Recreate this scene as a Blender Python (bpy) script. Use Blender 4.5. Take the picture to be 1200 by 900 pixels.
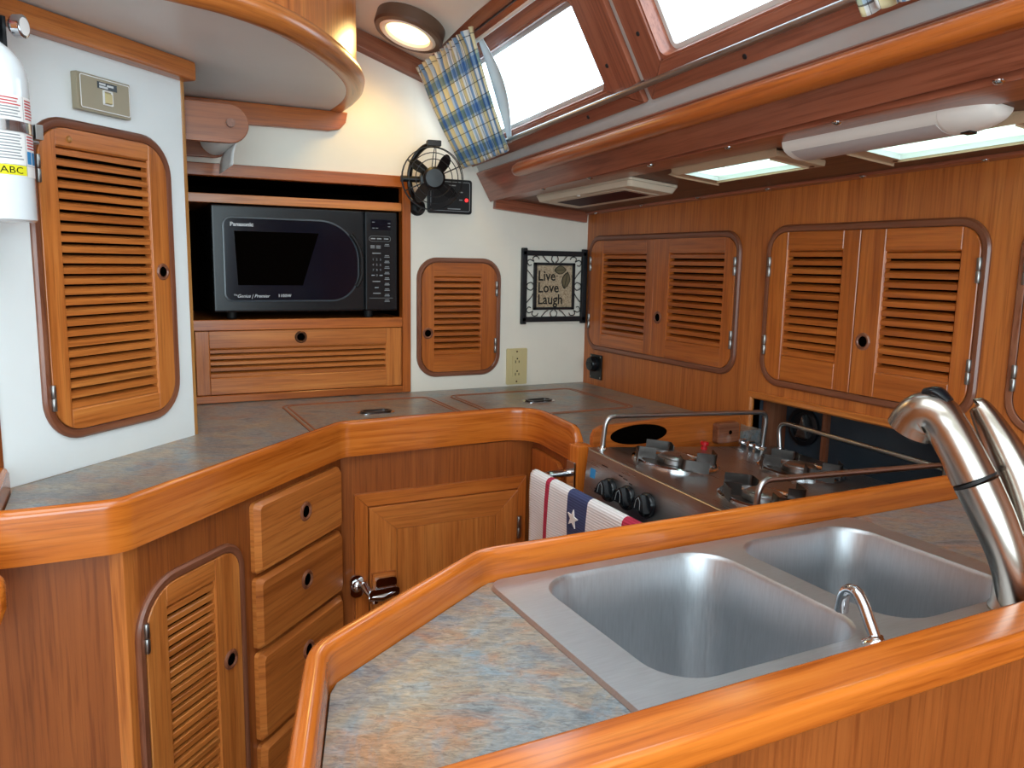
import bpy, bmesh, math, random
from mathutils import Matrix, Vector
for o in list(bpy.data.objects): bpy.data.objects.remove(o, do_unlink=True)
random.seed(11)
SC = bpy.context.scene
COL = SC.collection
PI = math.pi

# ------------------------------------------------------------------ camera, sky, big lights, exposure
cam_d = bpy.data.cameras.new('camera'); cam = bpy.data.objects.new('camera', cam_d); COL.objects.link(cam)
cam_d.sensor_fit = 'HORIZONTAL'; cam_d.sensor_width = 36.0; cam_d.lens = 934.3/1200*36; cam_d.clip_start = .02
_p, _r, _y = math.radians(8.627), math.radians(1.058), math.radians(26.88)
fw = Vector((math.sin(_y)*math.cos(_p), math.cos(_y)*math.cos(_p), -math.sin(_p)))
rt = Vector((math.cos(_y), -math.sin(_y), 0)); up = rt.cross(fw)
r2 = rt*math.cos(_r) + up*math.sin(_r); u2 = up*math.cos(_r) - rt*math.sin(_r)
cam.matrix_world = Matrix(((r2.x, u2.x, -fw.x, 0), (r2.y, u2.y, -fw.y, 0), (r2.z, u2.z, -fw.z, 1.30), (0, 0, 0, 1)))
SC.camera = cam

w = bpy.data.worlds.new('overcast_sky'); SC.world = w; w.use_nodes = True
w.node_tree.nodes['Background'].inputs[0].default_value = (.86, .95, 1.0, 1)
w.node_tree.nodes['Background'].inputs[1].default_value = 4.0

def area_light(name, loc, target, sx, sy, power, color):
    d = bpy.data.lights.new(name, 'AREA'); d.shape = 'RECTANGLE'; d.size = sx; d.size_y = sy
    d.energy = power; d.color = color
    o = bpy.data.objects.new(name, d); COL.objects.link(o); o.location = loc
    o.rotation_euler = (Vector(target)-Vector(loc)).to_track_quat('-Z', 'Y').to_euler()
    return o
area_light('daylight_fill', (-.15, -1.15, 1.30), (.35, 1.6, 1.25), 2.2, 1.3, 54, (.70, .90, 1.0))  # added fill panel, unseen, standing in for daylight from behind the camera

vs = SC.view_settings
vs.view_transform = 'Standard'; vs.look = 'None'; vs.exposure = 0.3; vs.gamma = 1.0; vs.use_curve_mapping = False

# ------------------------------------------------------------------ materials
def srgb(h):
    h = h.lstrip('#'); c = [int(h[i:i+2], 16)/255 for i in (0, 2, 4)]
    return tuple(x/12.92 if x <= .04045 else ((x+.055)/1.055)**2.4 for x in c) + (1,)

class NT:
    def __init__(s, name):
        s.m = bpy.data.materials.new(name); s.m.use_nodes = True; s.t = s.m.node_tree
        s.b = s.t.nodes['Principled BSDF']; s.out = s.t.nodes['Material Output']
    def n(s, typ, **kw):
        x = s.t.nodes.new(typ)
        for k, v in kw.items():
            if k in x.inputs: x.inputs[k].default_value = v
            else: setattr(x, k, v)
        return x
    def l(s, a, b): s.t.links.new(a, b)
    def gco(s): return s.n('ShaderNodeAttribute', attribute_name='gco').outputs['Vector']
    def noise(s, vec, scale, detail=4, rough=.55, dist=0, mul=(1, 1, 1)):
        mp = s.n('ShaderNodeMapping'); mp.inputs['Scale'].default_value = mul; s.l(vec, mp.inputs['Vector'])
        nz = s.n('ShaderNodeTexNoise'); s.l(mp.outputs[0], nz.inputs['Vector'])
        nz.inputs['Scale'].default_value = scale; nz.inputs['Detail'].default_value = detail
        nz.inputs['Roughness'].default_value = rough; nz.inputs['Distortion'].default_value = dist
        return nz.outputs['Fac']
    def ramp(s, fac, stops, interp='LINEAR'):
        r = s.n('ShaderNodeValToRGB'); e = r.color_ramp.elements; r.color_ramp.interpolation = interp
        while len(e) > 1: e.remove(e[-1])
        e[0].position, e[0].color = stops[0]
        for p, c in stops[1:]:
            x = e.new(p); x.color = c
        s.l(fac, r.inputs[0]); return r.outputs[0]
    def mix(s, fac, a, b, mode='MIX'):
        m = s.n('ShaderNodeMix', data_type='RGBA', blend_type=mode)
        if isinstance(fac, (int, float)): m.inputs[0].default_value = fac
        else: s.l(fac, m.inputs[0])
        for sock, v in ((m.inputs[6], a), (m.inputs[7], b)):
            if isinstance(v, tuple): sock.default_value = v
            else: s.l(v, sock)
        return m.outputs[2]
    def bump(s, h, strength, dist=.001):
        b = s.n('ShaderNodeBump'); b.inputs['Strength'].default_value = strength; b.inputs['Distance'].default_value = dist
        s.l(h, b.inputs['Height']); s.l(b.outputs[0], s.b.inputs['Normal'])
    def setp(s, **kw):
        for k, v in kw.items(): s.b.inputs[k.replace('_', ' ')].default_value = v

def wood(name, dark, mid, light, rough=.3, coat=.18, fine=190):
    n = NT(name); g = n.gco()
    a = n.noise(g, 1.0, 6, .65, .5, (1.3, 42, 42))
    b = n.noise(g, 1.0, 3, .6, .2, (7, fine, fine))
    c = n.noise(g, 1.0, 2, .5, 0, (.9, 2.2, 2.2))
    base = n.ramp(a, [(.28, srgb(dark)), (.5, srgb(mid)), (.74, srgb(light))])
    pores = n.ramp(b, [(.34, (.56, .46, .40, 1)), (.52, (1, 1, 1, 1))])
    tone = n.ramp(c, [(.3, (.86, .82, .80, 1)), (.7, (1.08, 1.06, 1.04, 1))])
    col = n.mix(.62, base, pores, 'MULTIPLY'); col = n.mix(1.0, col, tone, 'MULTIPLY')
    n.l(col, n.b.inputs['Base Color'])
    n.setp(Roughness=rough, Coat_Weight=coat, Coat_Roughness=.12)
    n.bump(b, .12, .0006); return n.m

def flat(name, col, rough=.5, metal=0, noise=0, coat=0, ior=1.45, spec=.5):
    n = NT(name); n.setp(Roughness=rough, Metallic=metal, Coat_Weight=coat, IOR=ior, Specular_IOR_Level=spec)
    c = srgb(col) if isinstance(col, str) else col
    f = n.noise(n.gco(), 9, 4)
    k = noise
    lo = tuple(max(0, x*(1-k)) for x in c[:3]) + (1,); hi = tuple(min(1, x*(1+k)) for x in c[:3]) + (1,)
    n.l(n.ramp(f, [(.3, lo), (.7, hi)]), n.b.inputs['Base Color'])
    return n.m

def metal(name, col, rough, brush=None):
    n = NT(name); n.setp(Metallic=1.0, Roughness=rough); g = n.gco()
    c = srgb(col)
    if brush:
        f = n.noise(g, 1.0, 3, .6, 0, brush)
        n.l(n.ramp(f, [(.3, tuple(x*.86 for x in c[:3])+(1,)), (.7, c)]), n.b.inputs['Base Color'])
        n.l(n.ramp(f, [(.2, (rough*.8,)*3+(1,)), (.8, (rough*1.25,)*3+(1,))]), n.b.inputs['Roughness'])
        n.bump(f, .05, .0003)
    else:
        f = n.noise(g, 20, 3)
        n.l(n.ramp(f, [(.3, tuple(x*.95 for x in c[:3])+(1,)), (.7, c)]), n.b.inputs['Base Color'])
    return n.m

def laminate():
    n = NT('mottled_laminate'); g = n.gco()
    rot = n.n('ShaderNodeMapping'); rot.inputs['Rotation'].default_value = (0, 0, .5); n.l(g, rot.inputs['Vector']); g2 = rot.outputs[0]
    base = n.ramp(n.noise(g2, 6, 9, .68, 1.0, (1, 1.5, 1)), [(.30, srgb('4a5056')), (.43, srgb('7c8386')), (.52, srgb('8d8273')), (.62, srgb('6e7072')), (.74, srgb('9a968c'))])
    def mask(f, a, b, k):
        s_ = n.n('ShaderNodeSeparateColor'); n.l(n.ramp(f, [(a, (0, 0, 0, 1)), (b, (k, k, k, 1))]), s_.inputs[0]); return s_.outputs[0]
    col = n.mix(mask(n.noise(g2, 8.5, 9, .68, 1.4, (1, 1.6, 1)), .50, .66, .75), base, srgb('9c6c4c'))
    col = n.mix(mask(n.noise(g2, 7.1, 8, .66, 1.2, (1.4, 1, 1)), .53, .68, .7), col, srgb('5d8298'))
    col = n.mix(mask(n.noise(g2, 4.3, 8, .66, 1.2), .56, .74, .6), col, srgb('b89a66'))
    f = n.noise(g2, 1.0, 6, .75, 1.2, (70, 190, 70))
    col = n.mix(.9, col, n.ramp(f, [(.34, (.45, .45, .47, 1)), (.5, (1, 1, 1, 1)), (.66, (1.5, 1.47, 1.43, 1))]), 'MULTIPLY')
    n.l(col, n.b.inputs['Base Color']); n.setp(Roughness=.33, Coat_Weight=.15, Coat_Roughness=.25)
    n.bump(f, .12, .0008); return n.m

def emit(name, col, strength):
    n = NT(name); n.setp(Base_Color=srgb(col), Roughness=.4)
    n.b.inputs['Emission Color'].default_value = srgb(col); n.b.inputs['Emission Strength'].default_value = strength
    return n.m

def clear(name, col, fac=.90, rough=.05):
    n = NT(name)
    tr = n.n('ShaderNodeBsdfTransparent'); tr.inputs[0].default_value = srgb(col)
    gl = n.n('ShaderNodeBsdfGlossy'); gl.inputs['Roughness'].default_value = rough
    mx = n.n('ShaderNodeMixShader'); mx.inputs[0].default_value = fac
    n.l(gl.outputs[0], mx.inputs[1]); n.l(tr.outputs[0], mx.inputs[2]); n.l(mx.outputs[0], n.out.inputs['Surface'])
    return n.m

def translucent(name, col):
    n = NT(name); n.setp(Base_Color=srgb(col), Roughness=.2)
    t = n.n('ShaderNodeBsdfTranslucent'); t.inputs[0].default_value = srgb(col)
    mx = n.n('ShaderNodeMixShader'); mx.inputs[0].default_value = .88
    n.l(n.b.outputs[0], mx.inputs[1]); n.l(t.outputs[0], mx.inputs[2]); n.l(mx.outputs[0], n.out.inputs['Surface'])
    return n.m

def bands(n, val, period, stops):
    d = n.n('ShaderNodeMath', operation='DIVIDE'); n.l(val, d.inputs[0]); d.inputs[1].default_value = period
    f = n.n('ShaderNodeMath', operation='FRACT'); n.l(d.outputs[0], f.inputs[0])
    return n.ramp(f.outputs[0], stops, 'CONSTANT')

def plaid():
    n = NT('plaid_cotton'); s = n.n('ShaderNodeSeparateXYZ'); n.l(n.gco(), s.inputs[0])
    W = (1, 1, 1, 1); Y = srgb('f3e6bd'); B = srgb('98bbe0'); LB = srgb('cfe0ee'); K = srgb('8a8a8c')
    A = bands(n, s.outputs[0], .26, [(0, Y), (.10, W), (.125, K), (.135, Y), (.24, W), (.30, K), (.308, W), (.44, LB), (.52, B), (.60, W), (.66, B), (.72, W), (.86, K), (.868, Y)])
    C = bands(n, s.outputs[1], .105, [(0, W), (.12, K), (.14, W), (.47, K), (.49, LB), (.56, B), (.78, LB), (.84, K), (.86, W)])
    col = n.mix(1.0, A, C, 'MULTIPLY'); wv = n.noise(n.gco(), 700, 2)
    col = n.mix(1.0, (.86, .86, .84, 1), col, 'MULTIPLY')
    n.l(col, n.b.inputs['Base Color']); n.setp(Roughness=.9); n.bump(wv, .2, .0004)
    tl = n.n('ShaderNodeBsdfTranslucent'); n.l(col, tl.inputs[0])
    mx = n.n('ShaderNodeMixShader'); mx.inputs[0].default_value = .42
    n.l(n.b.outputs[0], mx.inputs[1]); n.l(tl.outputs[0], mx.inputs[2]); n.l(mx.outputs[0], n.out.inputs['Surface'])
    return n.m

def toweling():
    n = NT('woven_towel'); s = n.n('ShaderNodeSeparateXYZ'); n.l(n.gco(), s.inputs[0])
    W = srgb('f6f8fb'); R = srgb('c03050'); B = srgb('414c78')
    col = n.ramp(s.outputs[0], [(0, W), (.064, R), (.082, W), (.152, B), (.219, W), (.330, R), (.43, W)], 'CONSTANT')
    wv = n.n('ShaderNodeTexWave', wave_type='BANDS', bands_direction='Y'); mp = n.n('ShaderNodeMapping'); n.l(n.gco(), mp.inputs[0])
    n.l(mp.outputs[0], wv.inputs[0]); wv.inputs['Scale'].default_value = 62; wv.inputs['Distortion'].default_value = .3
    nz = n.noise(n.gco(), 600, 2)
    col = n.mix(.22, col, wv.outputs['Color'], 'MULTIPLY')
    n.l(col, n.b.inputs['Base Color']); n.setp(Roughness=.95); n.bump(wv.outputs['Fac'], .5, .0012); return n.m

def stonetile():
    n = NT('stone_plaque'); g = n.gco(); f = n.noise(g, 260, 4, .7)
    n.l(n.ramp(f, [(.35, srgb('7d6a52')), (.5, srgb('b5a184')), (.7, srgb('cdbd9f'))]), n.b.inputs['Base Color'])
    n.setp(Roughness=.8); return n.m

M = {
 'teak':   wood('teak_door', 'a05824', 'c17234', 'd18844'),
 'teak2':  wood('teak_door_reddish', '944c1c', 'b46227', 'c57432'),
 'honey':  wood('honey_rail', 'a25018', 'c56c25', 'd58036', rough=.24, coat=.4),
 'wall':   wood('veneer_wall', 'a65a27', 'bb6c30', 'c87a3a', rough=.4, coat=.1, fine=240),
 'base':   wood('veneer_cabinet', '84461c', '934f21', 'a05a28', rough=.38, coat=.12, fine=230),
 'dark':   wood('mahogany_trim', '683a24', '845038', '98684e', rough=.35),
 'beam':   wood('mahogany_beam', '7a4430', '9a5a42', 'aa6a50', rough=.3, coat=.35),
 'pale':   wood('pale_teak', '94632f', 'b98449', 'cfa065', rough=.3, coat=.4),
 'deckp':  wood('brown_deckhead_panel', '5c3a26', '6c4730', '7a5238', rough=.5, coat=0),
 'sole':   wood('floor_teak', '5e3818', '7c4c24', '8e5c30', rough=.4),
 'white':  flat('white_formica', 'e9eeee', .32, noise=.015),
 'cream':  flat('cream_headliner', 'ece6d8', .5, noise=.02),
 'grey':   flat('grey_strip', 'd2d2cf', .5, noise=.03),
 'lam':    laminate(),
 'steel':  metal('brushed_steel', 'b4b4b4', .30, (9, 260, 260)),
 'sink':   metal('sink_steel', 'c9cdd1', .46, (30, 420, 420)),
 'nickel': metal('satin_nickel', 'b8b0a6', .26),
 'chrome': metal('chrome', 'd8dadd', .09),
 'hinge':  metal('hinge_steel', '9a9a98', .35),
 'gmetal': metal('burner_steel', '57524f', .36),
 'black':  flat('black_plastic', '0d0e10', .38),
 'blackg': flat('black_gloss', '101418', .24, spec=.4),
 'navy':   flat('dark_window', '070b1a', .12, spec=.25),
 'rim':    flat('dark_grey_rim', '3c4349', .25),
 'iron':   flat('black_iron', '15161a', .5),
 'hole':   flat('dark_hole', '060403', 1.0, spec=0),  # near-black colour, also painted where uncut holes would be in shade
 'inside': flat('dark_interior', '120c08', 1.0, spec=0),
 'bluepl': flat('blue_black_panel', '35404a', .30, noise=.12, coat=.2),
 'beige':  flat('beige_plastic', 'cfc1ab', .45),
 'ivory':  flat('ivory_plate', 'cdbd8c', .4),
 'taupe':  flat('taupe_plate', 'a2977f', .42),
 'tanw':   flat('tan_frame', 'b79a7c', .5),
 'wplas':  flat('white_plastic', 'e2ddd5', .35),
 'diff':   flat('frosted_diffuser', 'b9b2b0', .35),
 'redlens':flat('dark_red_lens', '3a0d16', .5, spec=.15),
 'paper':  flat('paper', 'ecebe9', .9),
 'ink':    flat('white_ink', 'd5d8da', .6),
 'dimink': flat('grey_ink', '8b9094', .6),
 'bink':   flat('black_ink', '17150f', .7),
 'redink': flat('red_ink', 'c22a35', .6),
 'blueink':flat('blue_ink', '2f86c0', .6),
 'yellow': flat('yellow_label', 'e3dc1e', .5),
 'extw':   flat('white_enamel', 'dfe6ea', .14, coat=.6),
 'redpl':  flat('red_plastic', 'b5141e', .3),
 'leaf':   flat('bronze_leaf', '6b6148', .6, noise=.2),
 'brass':  metal('aged_bronze', '6a4a38', .35),
 'bezel':  flat('brown_bezel', '5b4232', .4, coat=.2),
 'rubber': flat('black_rubber', '181818', .6),
 'plaid':  plaid(), 'towel': toweling(), 'tile': stonetile(),
 'lining': flat('curtain_lining', 'dbe6ea', .9),
 'glass':  clear('window_glass', 'f4fbff', .94, .05),
 'prism':  translucent('deck_prism_acrylic', 'e2f3e8'),
 'lit':    emit('lit_lens', 'ffdc94', 2.6),
 'led':    emit('red_indicator', 'ff3030', 1.5),
 'rust':   flat('inlay_strip', '9a5530', .4),
}

# ------------------------------------------------------------------ mesh builder
def FR(o, u, v, w):
    u, v, w = Vector(u).normalized(), Vector(v).normalized(), Vector(w).normalized()
    return Matrix(((u.x, v.x, w.x, o[0]), (u.y, v.y, w.y, o[1]), (u.z, v.z, w.z, o[2]), (0, 0, 0, 1)))
def sub(F, u, v, w=0, rot=0):
    return F @ Matrix.Translation((u, v, w)) @ Matrix.Rotation(rot, 4, 'Z')
S2 = 2**.5
FZ = Matrix.Identity(4)
FW = FR((1.376, 2.2, 0), (0, -1, 0), (0, 0, 1), (-1, 0, 0))          # right-hand wall
FB = FR((0, 2.2, 0), (1, 0, 0), (0, 0, 1), (0, -1, 0))               # back wall
FA = FR((-.829, .829, 0), (1, 1, 0), (0, 0, 1), (1, -1, 0))          # diagonal white bulkhead
FD = FR((-.6175, .6175, 0), (1, 1, 0), (0, 0, 1), (1, -1, 0))        # drawer face of base cabinet
FF = FR((0, 1.665, 0), (1, 0, 0), (0, 0, 1), (0, -1, 0))             # icebox face of base cabinet
_u = Vector((-.025, -1, .042)).normalized(); _v = Vector((-.142, 0, .257)); _v = (_v-_u*_v.dot(_u)).normalized()
FK = FR((.979, 2.2, 1.59), _u, _v, _u.cross(_v))                     # sloping cabin side with windows
_u = Vector((0, -1, .0266)).normalized(); _v = Vector((-1, 0, .09)); _v = (_v-_u*_v.dot(_u)).normalized()
FU = FR((1.376, 2.2, 1.46), _u, _v, _u.cross(_v))                    # underside of the side deck (w points down)
_b = Vector((0, -1, -.035)).normalized(); _a = Vector((1, 0, -.085)); _a = (_a-_b*_a.dot(_b)).normalized()
FS = FR((.86, 1.34, .931), _b, _a, _b.cross(_a))                     # stove top (gimballed, slightly tilted)
if FS.col[2][2] < 0: raise Exception('frame')

def rrect(u0, u1, v0, v1, r, n=7):
    rs = r if isinstance(r, (list, tuple)) else (r,)*4               # BL BR TR TL
    out = []
    for (cu, cv, a0, rr) in ((u0, v0, PI, rs[0]), (u1, v0, 1.5*PI, rs[1]), (u1, v1, 0, rs[2]), (u0, v1, .5*PI, rs[3])):
        if rr <= 1e-6: out.append((cu, cv)); continue
        c = (cu + (rr if cu == u0 else -rr), cv + (rr if cv == v0 else -rr))
        for k in range(n+1):
            a = a0 + .5*PI*k/n; out.append((c[0]+rr*math.cos(a), c[1]+rr*math.sin(a)))
    return out
def clip(poly, ax, lo, hi):
    def half(P, f, inside):
        out = []
        for i in range(len(P)):
            a, b = P[i-1], P[i]
            ia, ib = inside(a), inside(b)
            if ia != ib:
                t = f(a, b); out.append((a[0]+(b[0]-a[0])*t, a[1]+(b[1]-a[1])*t))
            if ib: out.append(b)
        return out
    P = half(poly, lambda a, b: (lo-a[ax])/(b[ax]-a[ax]), lambda p: p[ax] >= lo)
    return half(P, lambda a, b: (hi-a[ax])/(b[ax]-a[ax]), lambda p: p[ax] <= hi)
def catmull(P, n=6):
    P = [Vector(p) for p in P]; Q = [P[0]*2-P[1]] + P + [P[-1]*2-P[-2]]; out = []
    for i in range(1, len(Q)-2):
        for k in range(n):
            t = k/n; a, b, c, d = Q[i-1], Q[i], Q[i+1], Q[i+2]
            out.append(.5*((2*b)+(c-a)*t+(2*a-5*b+4*c-d)*t*t+(3*b-a-3*c+d)*t**3))
    return out + [P[-1]]
def fillet(P, r, n=6):
    """round the inner corners of an open 3-D polyline"""
    P = [Vector(p) for p in P]; out = [P[0]]
    for i in range(1, len(P)-1):
        a, b, c = P[i-1], P[i], P[i+1]; rr = r[i] if isinstance(r, (list, tuple)) else r
        d1, d2 = (a-b).normalized(), (c-b).normalized(); ang = d1.angle(d2)
        if rr <= 0 or ang > PI-.02: out.append(b); continue
        t = min(rr/math.tan(ang/2), (a-b).length*.49, (c-b).length*.49)
        p, q = b+d1*t, b+d2*t
        for k in range(n+1):
            s = k/n; out.append(p*(1-s)**2 + b*2*s*(1-s) + q*s*s)
    return out + [P[-1]]

class MB:
    def __init__(s):
        s.bm = bmesh.new(); s.L = s.bm.verts.layers.float_vector.new('gco'); s.off = Vector((0, 0, 0))
    def new_off(s): s.off = Vector((random.uniform(0, 9), random.uniform(0, 9), random.uniform(0, 9)))
    def vert(s, F, p, g=None, grain='u'):
        v = s.bm.verts.new(F @ Vector(p))
        q = Vector(g) if g is not None else Vector(p)
        if grain == 'v': q = Vector((q.y, q.x, q.z))
        elif grain == 'w': q = Vector((q.z, q.x, q.y))
        v[s.L] = q + s.off; return v
    def face(s, vs):
        try: return s.bm.faces.new(vs)
        except ValueError: return None
    def box(s, F, u0, u1, v0, v1, w0, w1, grain='u'):
        s.prism(F, [(u0, v0), (u1, v0), (u1, v1), (u0, v1)], w0, w1, grain)
    def prism(s, F, P, w0, w1, grain='u', top=None):
        s.new_off(); T = top or P
        a = [s.vert(F, (p[0], p[1], w0), None, grain) for p in P]; b = [s.vert(F, (p[0], p[1], w1), None, grain) for p in T]
        s.face(a[::-1]); s.face(b); n = len(P)
        for i in range(n): s.face([a[i], a[(i+1) % n], b[(i+1) % n], b[i]])
    def prism_u(s, F, prof, u0, u1):
        """cross-section prof in (v,w) run along u"""
        s.new_off()
        a = [s.vert(F, (u0, p[0], p[1])) for p in prof]; b = [s.vert(F, (u1, p[0], p[1])) for p in prof]
        s.face(a); s.face(b[::-1]); n = len(prof)
        for i in range(n): s.face([a[i], b[i], b[(i+1) % n], a[(i+1) % n]])
    def plate(s, F, u0, u1, v0, v1, w0, w1, holes=(), grain='u'):
        s.new_off()
        us = sorted({u0, u1} | {h[i] for h in holes for i in (0, 1)}); vv = sorted({v0, v1} | {h[i] for h in holes for i in (2, 3)})
        us = [x for x in us if u0 <= x <= u1]; vv = [x for x in vv if v0 <= x <= v1]
        D = {}
        def V(i, j, w):
            if (i, j, w) not in D: D[(i, j, w)] = s.vert(F, (us[i], vv[j], w), None, grain)
            return D[(i, j, w)]
        def solid(i, j):
            if i < 0 or j < 0 or i >= len(us)-1 or j >= len(vv)-1: return False
            cu, cv = (us[i]+us[i+1])/2, (vv[j]+vv[j+1])/2
            return not any(h[0] < cu < h[1] and h[2] < cv < h[3] for h in holes)
        for i in range(len(us)-1):
            for j in range(len(vv)-1):
                if not solid(i, j): continue
                s.face([V(i, j, w1), V(i+1, j, w1), V(i+1, j+1, w1), V(i, j+1, w1)])
                s.face([V(i, j, w0), V(i, j+1, w0), V(i+1, j+1, w0), V(i+1, j, w0)])
                for (di, dj, p, q) in ((-1, 0, (i, j), (i, j+1)), (1, 0, (i+1, j), (i+1, j+1)), (0, -1, (i, j), (i+1, j)), (0, 1, (i, j+1), (i+1, j+1))):
                    if not solid(i+di, j+dj): s.face([V(*p, w0), V(*q, w0), V(*q, w1), V(*p, w1)])
    def round_holes(s, F, u0, u1, v0, v1, holes, w, r, n=7, ro=.022):
        """flat deck with rounded holes and rounded outer corners; holes tile along u"""
        s.new_off(); cuts = [u0] + [(holes[i][1]+holes[i+1][0])/2 for i in range(len(holes)-1)] + [u1]
        for k, h in enumerate(holes):
            a, b = cuts[k], cuts[k+1]; loop = rrect(*h, r, n); m = n+1
            rr = (ro if k == 0 else 0, ro if k == len(holes)-1 else 0, ro if k == len(holes)-1 else 0, ro if k == 0 else 0)
            L = [s.vert(F, (p[0], p[1], w)) for p in loop]; O = []
            for q in range(4):
                base = ((a, v0), (b, v0), (b, v1), (a, v1))[q]
                if rr[q] == 0: O.append([s.vert(F, (*base, w))])
                else: O.append([s.vert(F, (p[0], p[1], w)) for p in rrect(a, b, v0, v1, ro, n)[q*m:(q+1)*m]])
            for q in range(4):
                arc = L[q*m:(q+1)*m]; o = O[q]
                for i in range(n):
                    if len(o) == 1: s.face([o[0], arc[i+1], arc[i]])
                    else: s.face([o[i], o[i+1], arc[i+1], arc[i]])
                s.face([o[-1], O[(q+1) % 4][0], L[((q+1) % 4)*m], arc[-1]])
    def loft(s, loops, closed=True, cap0=False, cap1=False):
        n = len(loops[0])
        for a, b in zip(loops, loops[1:]):
            for i in range(n if closed else n-1): s.face([a[i], a[(i+1) % n], b[(i+1) % n], b[i]])
        if cap0: s.face(loops[0][::-1])
        if cap1: s.face(loops[-1])
    def sweep(s, F, path, prof, closed=False, drop=None):
        """prof of (outward, w) along a planar path in uv; outward = right of travel"""
        s.new_off(); P = [Vector((p[0], p[1])) for p in path]; n = len(P); loops = []; dist = 0
        for i in range(n):
            a = P[i-1] if (i > 0 or closed) else None; c = P[(i+1) % n] if (i < n-1 or closed) else None
            d1 = (P[i]-a).normalized() if a is not None else (c-P[i]).normalized()
            d2 = (c-P[i]).normalized() if c is not None else d1
            n1, n2 = Vector((d1.y, -d1.x)), Vector((d2.y, -d2.x)); m = (n1+n2).normalized(); sc = 1/max(.35, m.dot(n1))
            if i > 0: dist += (P[i]-P[i-1]).length
            wm = max(q[1] for q in prof); wl = min(q[1] for q in prof)
            dz = drop[i] if drop else 0
            loops.append([s.vert(F, (P[i].x+m.x*q[0]*sc, P[i].y+m.y*q[0]*sc, q[1]-dz*(q[1]-wl)/(wm-wl)), (dist, q[0], q[1])) for q in prof])
        if closed: loops.append(loops[0])
        s.loft(loops, True, not closed, not closed)
    def tube(s, pts, r, seg=10, closed=False, F=FZ, flat=None):
        s.new_off(); P = [F @ Vector(p) for p in pts]; n = len(P); R = r if isinstance(r, (list, tuple)) else [r]*n
        T = []
        for i in range(n):
            a = P[i-1] if (i > 0 or closed) else P[i]; b = P[(i+1) % n] if (i < n-1 or closed) else P[i]
            T.append((b-a).normalized())
        ref = Vector((0, 0, 1)) if abs(T[0].z) < .9 else Vector((1, 0, 0))
        X = (ref-T[0]*ref.dot(T[0])).normalized(); loops = []; dist = 0
        for i in range(n):
            X = (X-T[i]*X.dot(T[i])).normalized(); Yv = T[i].cross(X)
            if i: dist += (P[i]-P[i-1]).length
            fy = flat if flat else 1
            loops.append([s.vert(FZ, P[i]+(X*math.cos(t)*fy+Yv*math.sin(t))*R[i], (dist, R[i]*math.cos(t), R[i]*math.sin(t))) for t in (2*PI*k/seg for k in range(seg))])
        if closed: loops.append(loops[0])
        s.loft(loops, True, not closed, not closed)
    def lathe(s, F, prof, seg=28, cap=True, a0=0, a1=2*PI):
        s.new_off(); full = abs(a1-a0-2*PI) < 1e-6; loops = []
        for (r, h) in prof:
            m = seg if full else seg+1
            loops.append([s.vert(F, (max(r, 1e-5)*math.cos(a0+(a1-a0)*k/seg), max(r, 1e-5)*math.sin(a0+(a1-a0)*k/seg), h), (h, a0+(a1-a0)*k/seg*r, r)) for k in range(m)])
        s.loft(loops, full, full and cap, full and cap)
    def ball(s, F, r, sx=1, sy=1, sz=1, seg=16):
        s.lathe(F @ Matrix.Diagonal((sx, sy, sz, 1)), [(r*math.sin(PI*k/10), -r*math.cos(PI*k/10)) for k in range(11)], seg)
    def text(s, F, txt, size, depth=.0006, align='LEFT', sx=1.0, shear=0.0, bend=None, space=1.0, bold=0):
        cu = bpy.data.curves.new('t', 'FONT'); cu.body = txt; cu.size = size; cu.extrude = depth; cu.align_x = align
        cu.shear = shear; cu.offset = bold; cu.resolution_u = 2; cu.space_character = space
        ob = bpy.data.objects.new('t', cu); COL.objects.link(ob); dg = bpy.context.evaluated_depsgraph_get(); dg.update()
        me = bpy.data.meshes.new_from_object(ob.evaluated_get(dg)); vs = []
        for v in me.vertices:
            p = Vector((v.co.x*sx, v.co.y, v.co.z)); vs.append(s.vert(FZ, bend(p) if bend else F @ p, p))
        for p in me.polygons: s.face([vs[i] for i in p.vertices])
        bpy.data.objects.remove(ob, do_unlink=True); bpy.data.curves.remove(cu); bpy.data.meshes.remove(me)
    def grid(s, fn, nu, nv, gfn=None):
        s.new_off() if gfn is None else None
        if gfn: s.off = Vector((0, 0, 0))
        R = []
        for i in range(nu+1):
            row = []
            for j in range(nv+1):
                p = fn(i/nu, j/nv); row.append(s.vert(FZ, p, gfn(i/nu, j/nv) if gfn else p))
            R.append(row)
        for i in range(nu):
            for j in range(nv): s.face([R[i][j], R[i+1][j], R[i+1][j+1], R[i][j+1]])
    def build(s, name, mat, parent=None, bevel=0, seg=2, sharp=35, thick=0, loc=None, recalc=True, wn_=False):
        bm = s.bm
        if bevel:
            bm.normal_update()
            ed = [e for e in bm.edges if len(e.link_faces) == 2 and e.calc_face_angle(0) > .5]
            bmesh.ops.bevel(bm, geom=ed, offset=bevel, segments=seg, profile=.6, affect='EDGES', clamp_overlap=True)
        if recalc: bmesh.ops.recalc_face_normals(bm, faces=bm.faces[:])
        me = bpy.data.meshes.new(name)
        if parent is not None:
            root = parent
            while root.parent: root = root.parent
            org = Vector(root.location)
        elif loc is not None: org = Vector(loc)
        else:
            xs = [v.co for v in bm.verts]
            org = Vector(((min(c.x for c in xs)+max(c.x for c in xs))/2, (min(c.y for c in xs)+max(c.y for c in xs))/2, min(c.z for c in xs)))
        for v in bm.verts: v.co -= org
        bm.to_mesh(me); bm.free()
        for p in me.polygons: p.use_smooth = True
        me.set_sharp_from_angle(angle=math.radians(sharp))
        me.materials.append(M[mat] if isinstance(mat, str) else mat)
        o = bpy.data.objects.new(name, me); COL.objects.link(o)
        if parent is not None: o.parent = parent
        else: o.location = org
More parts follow.
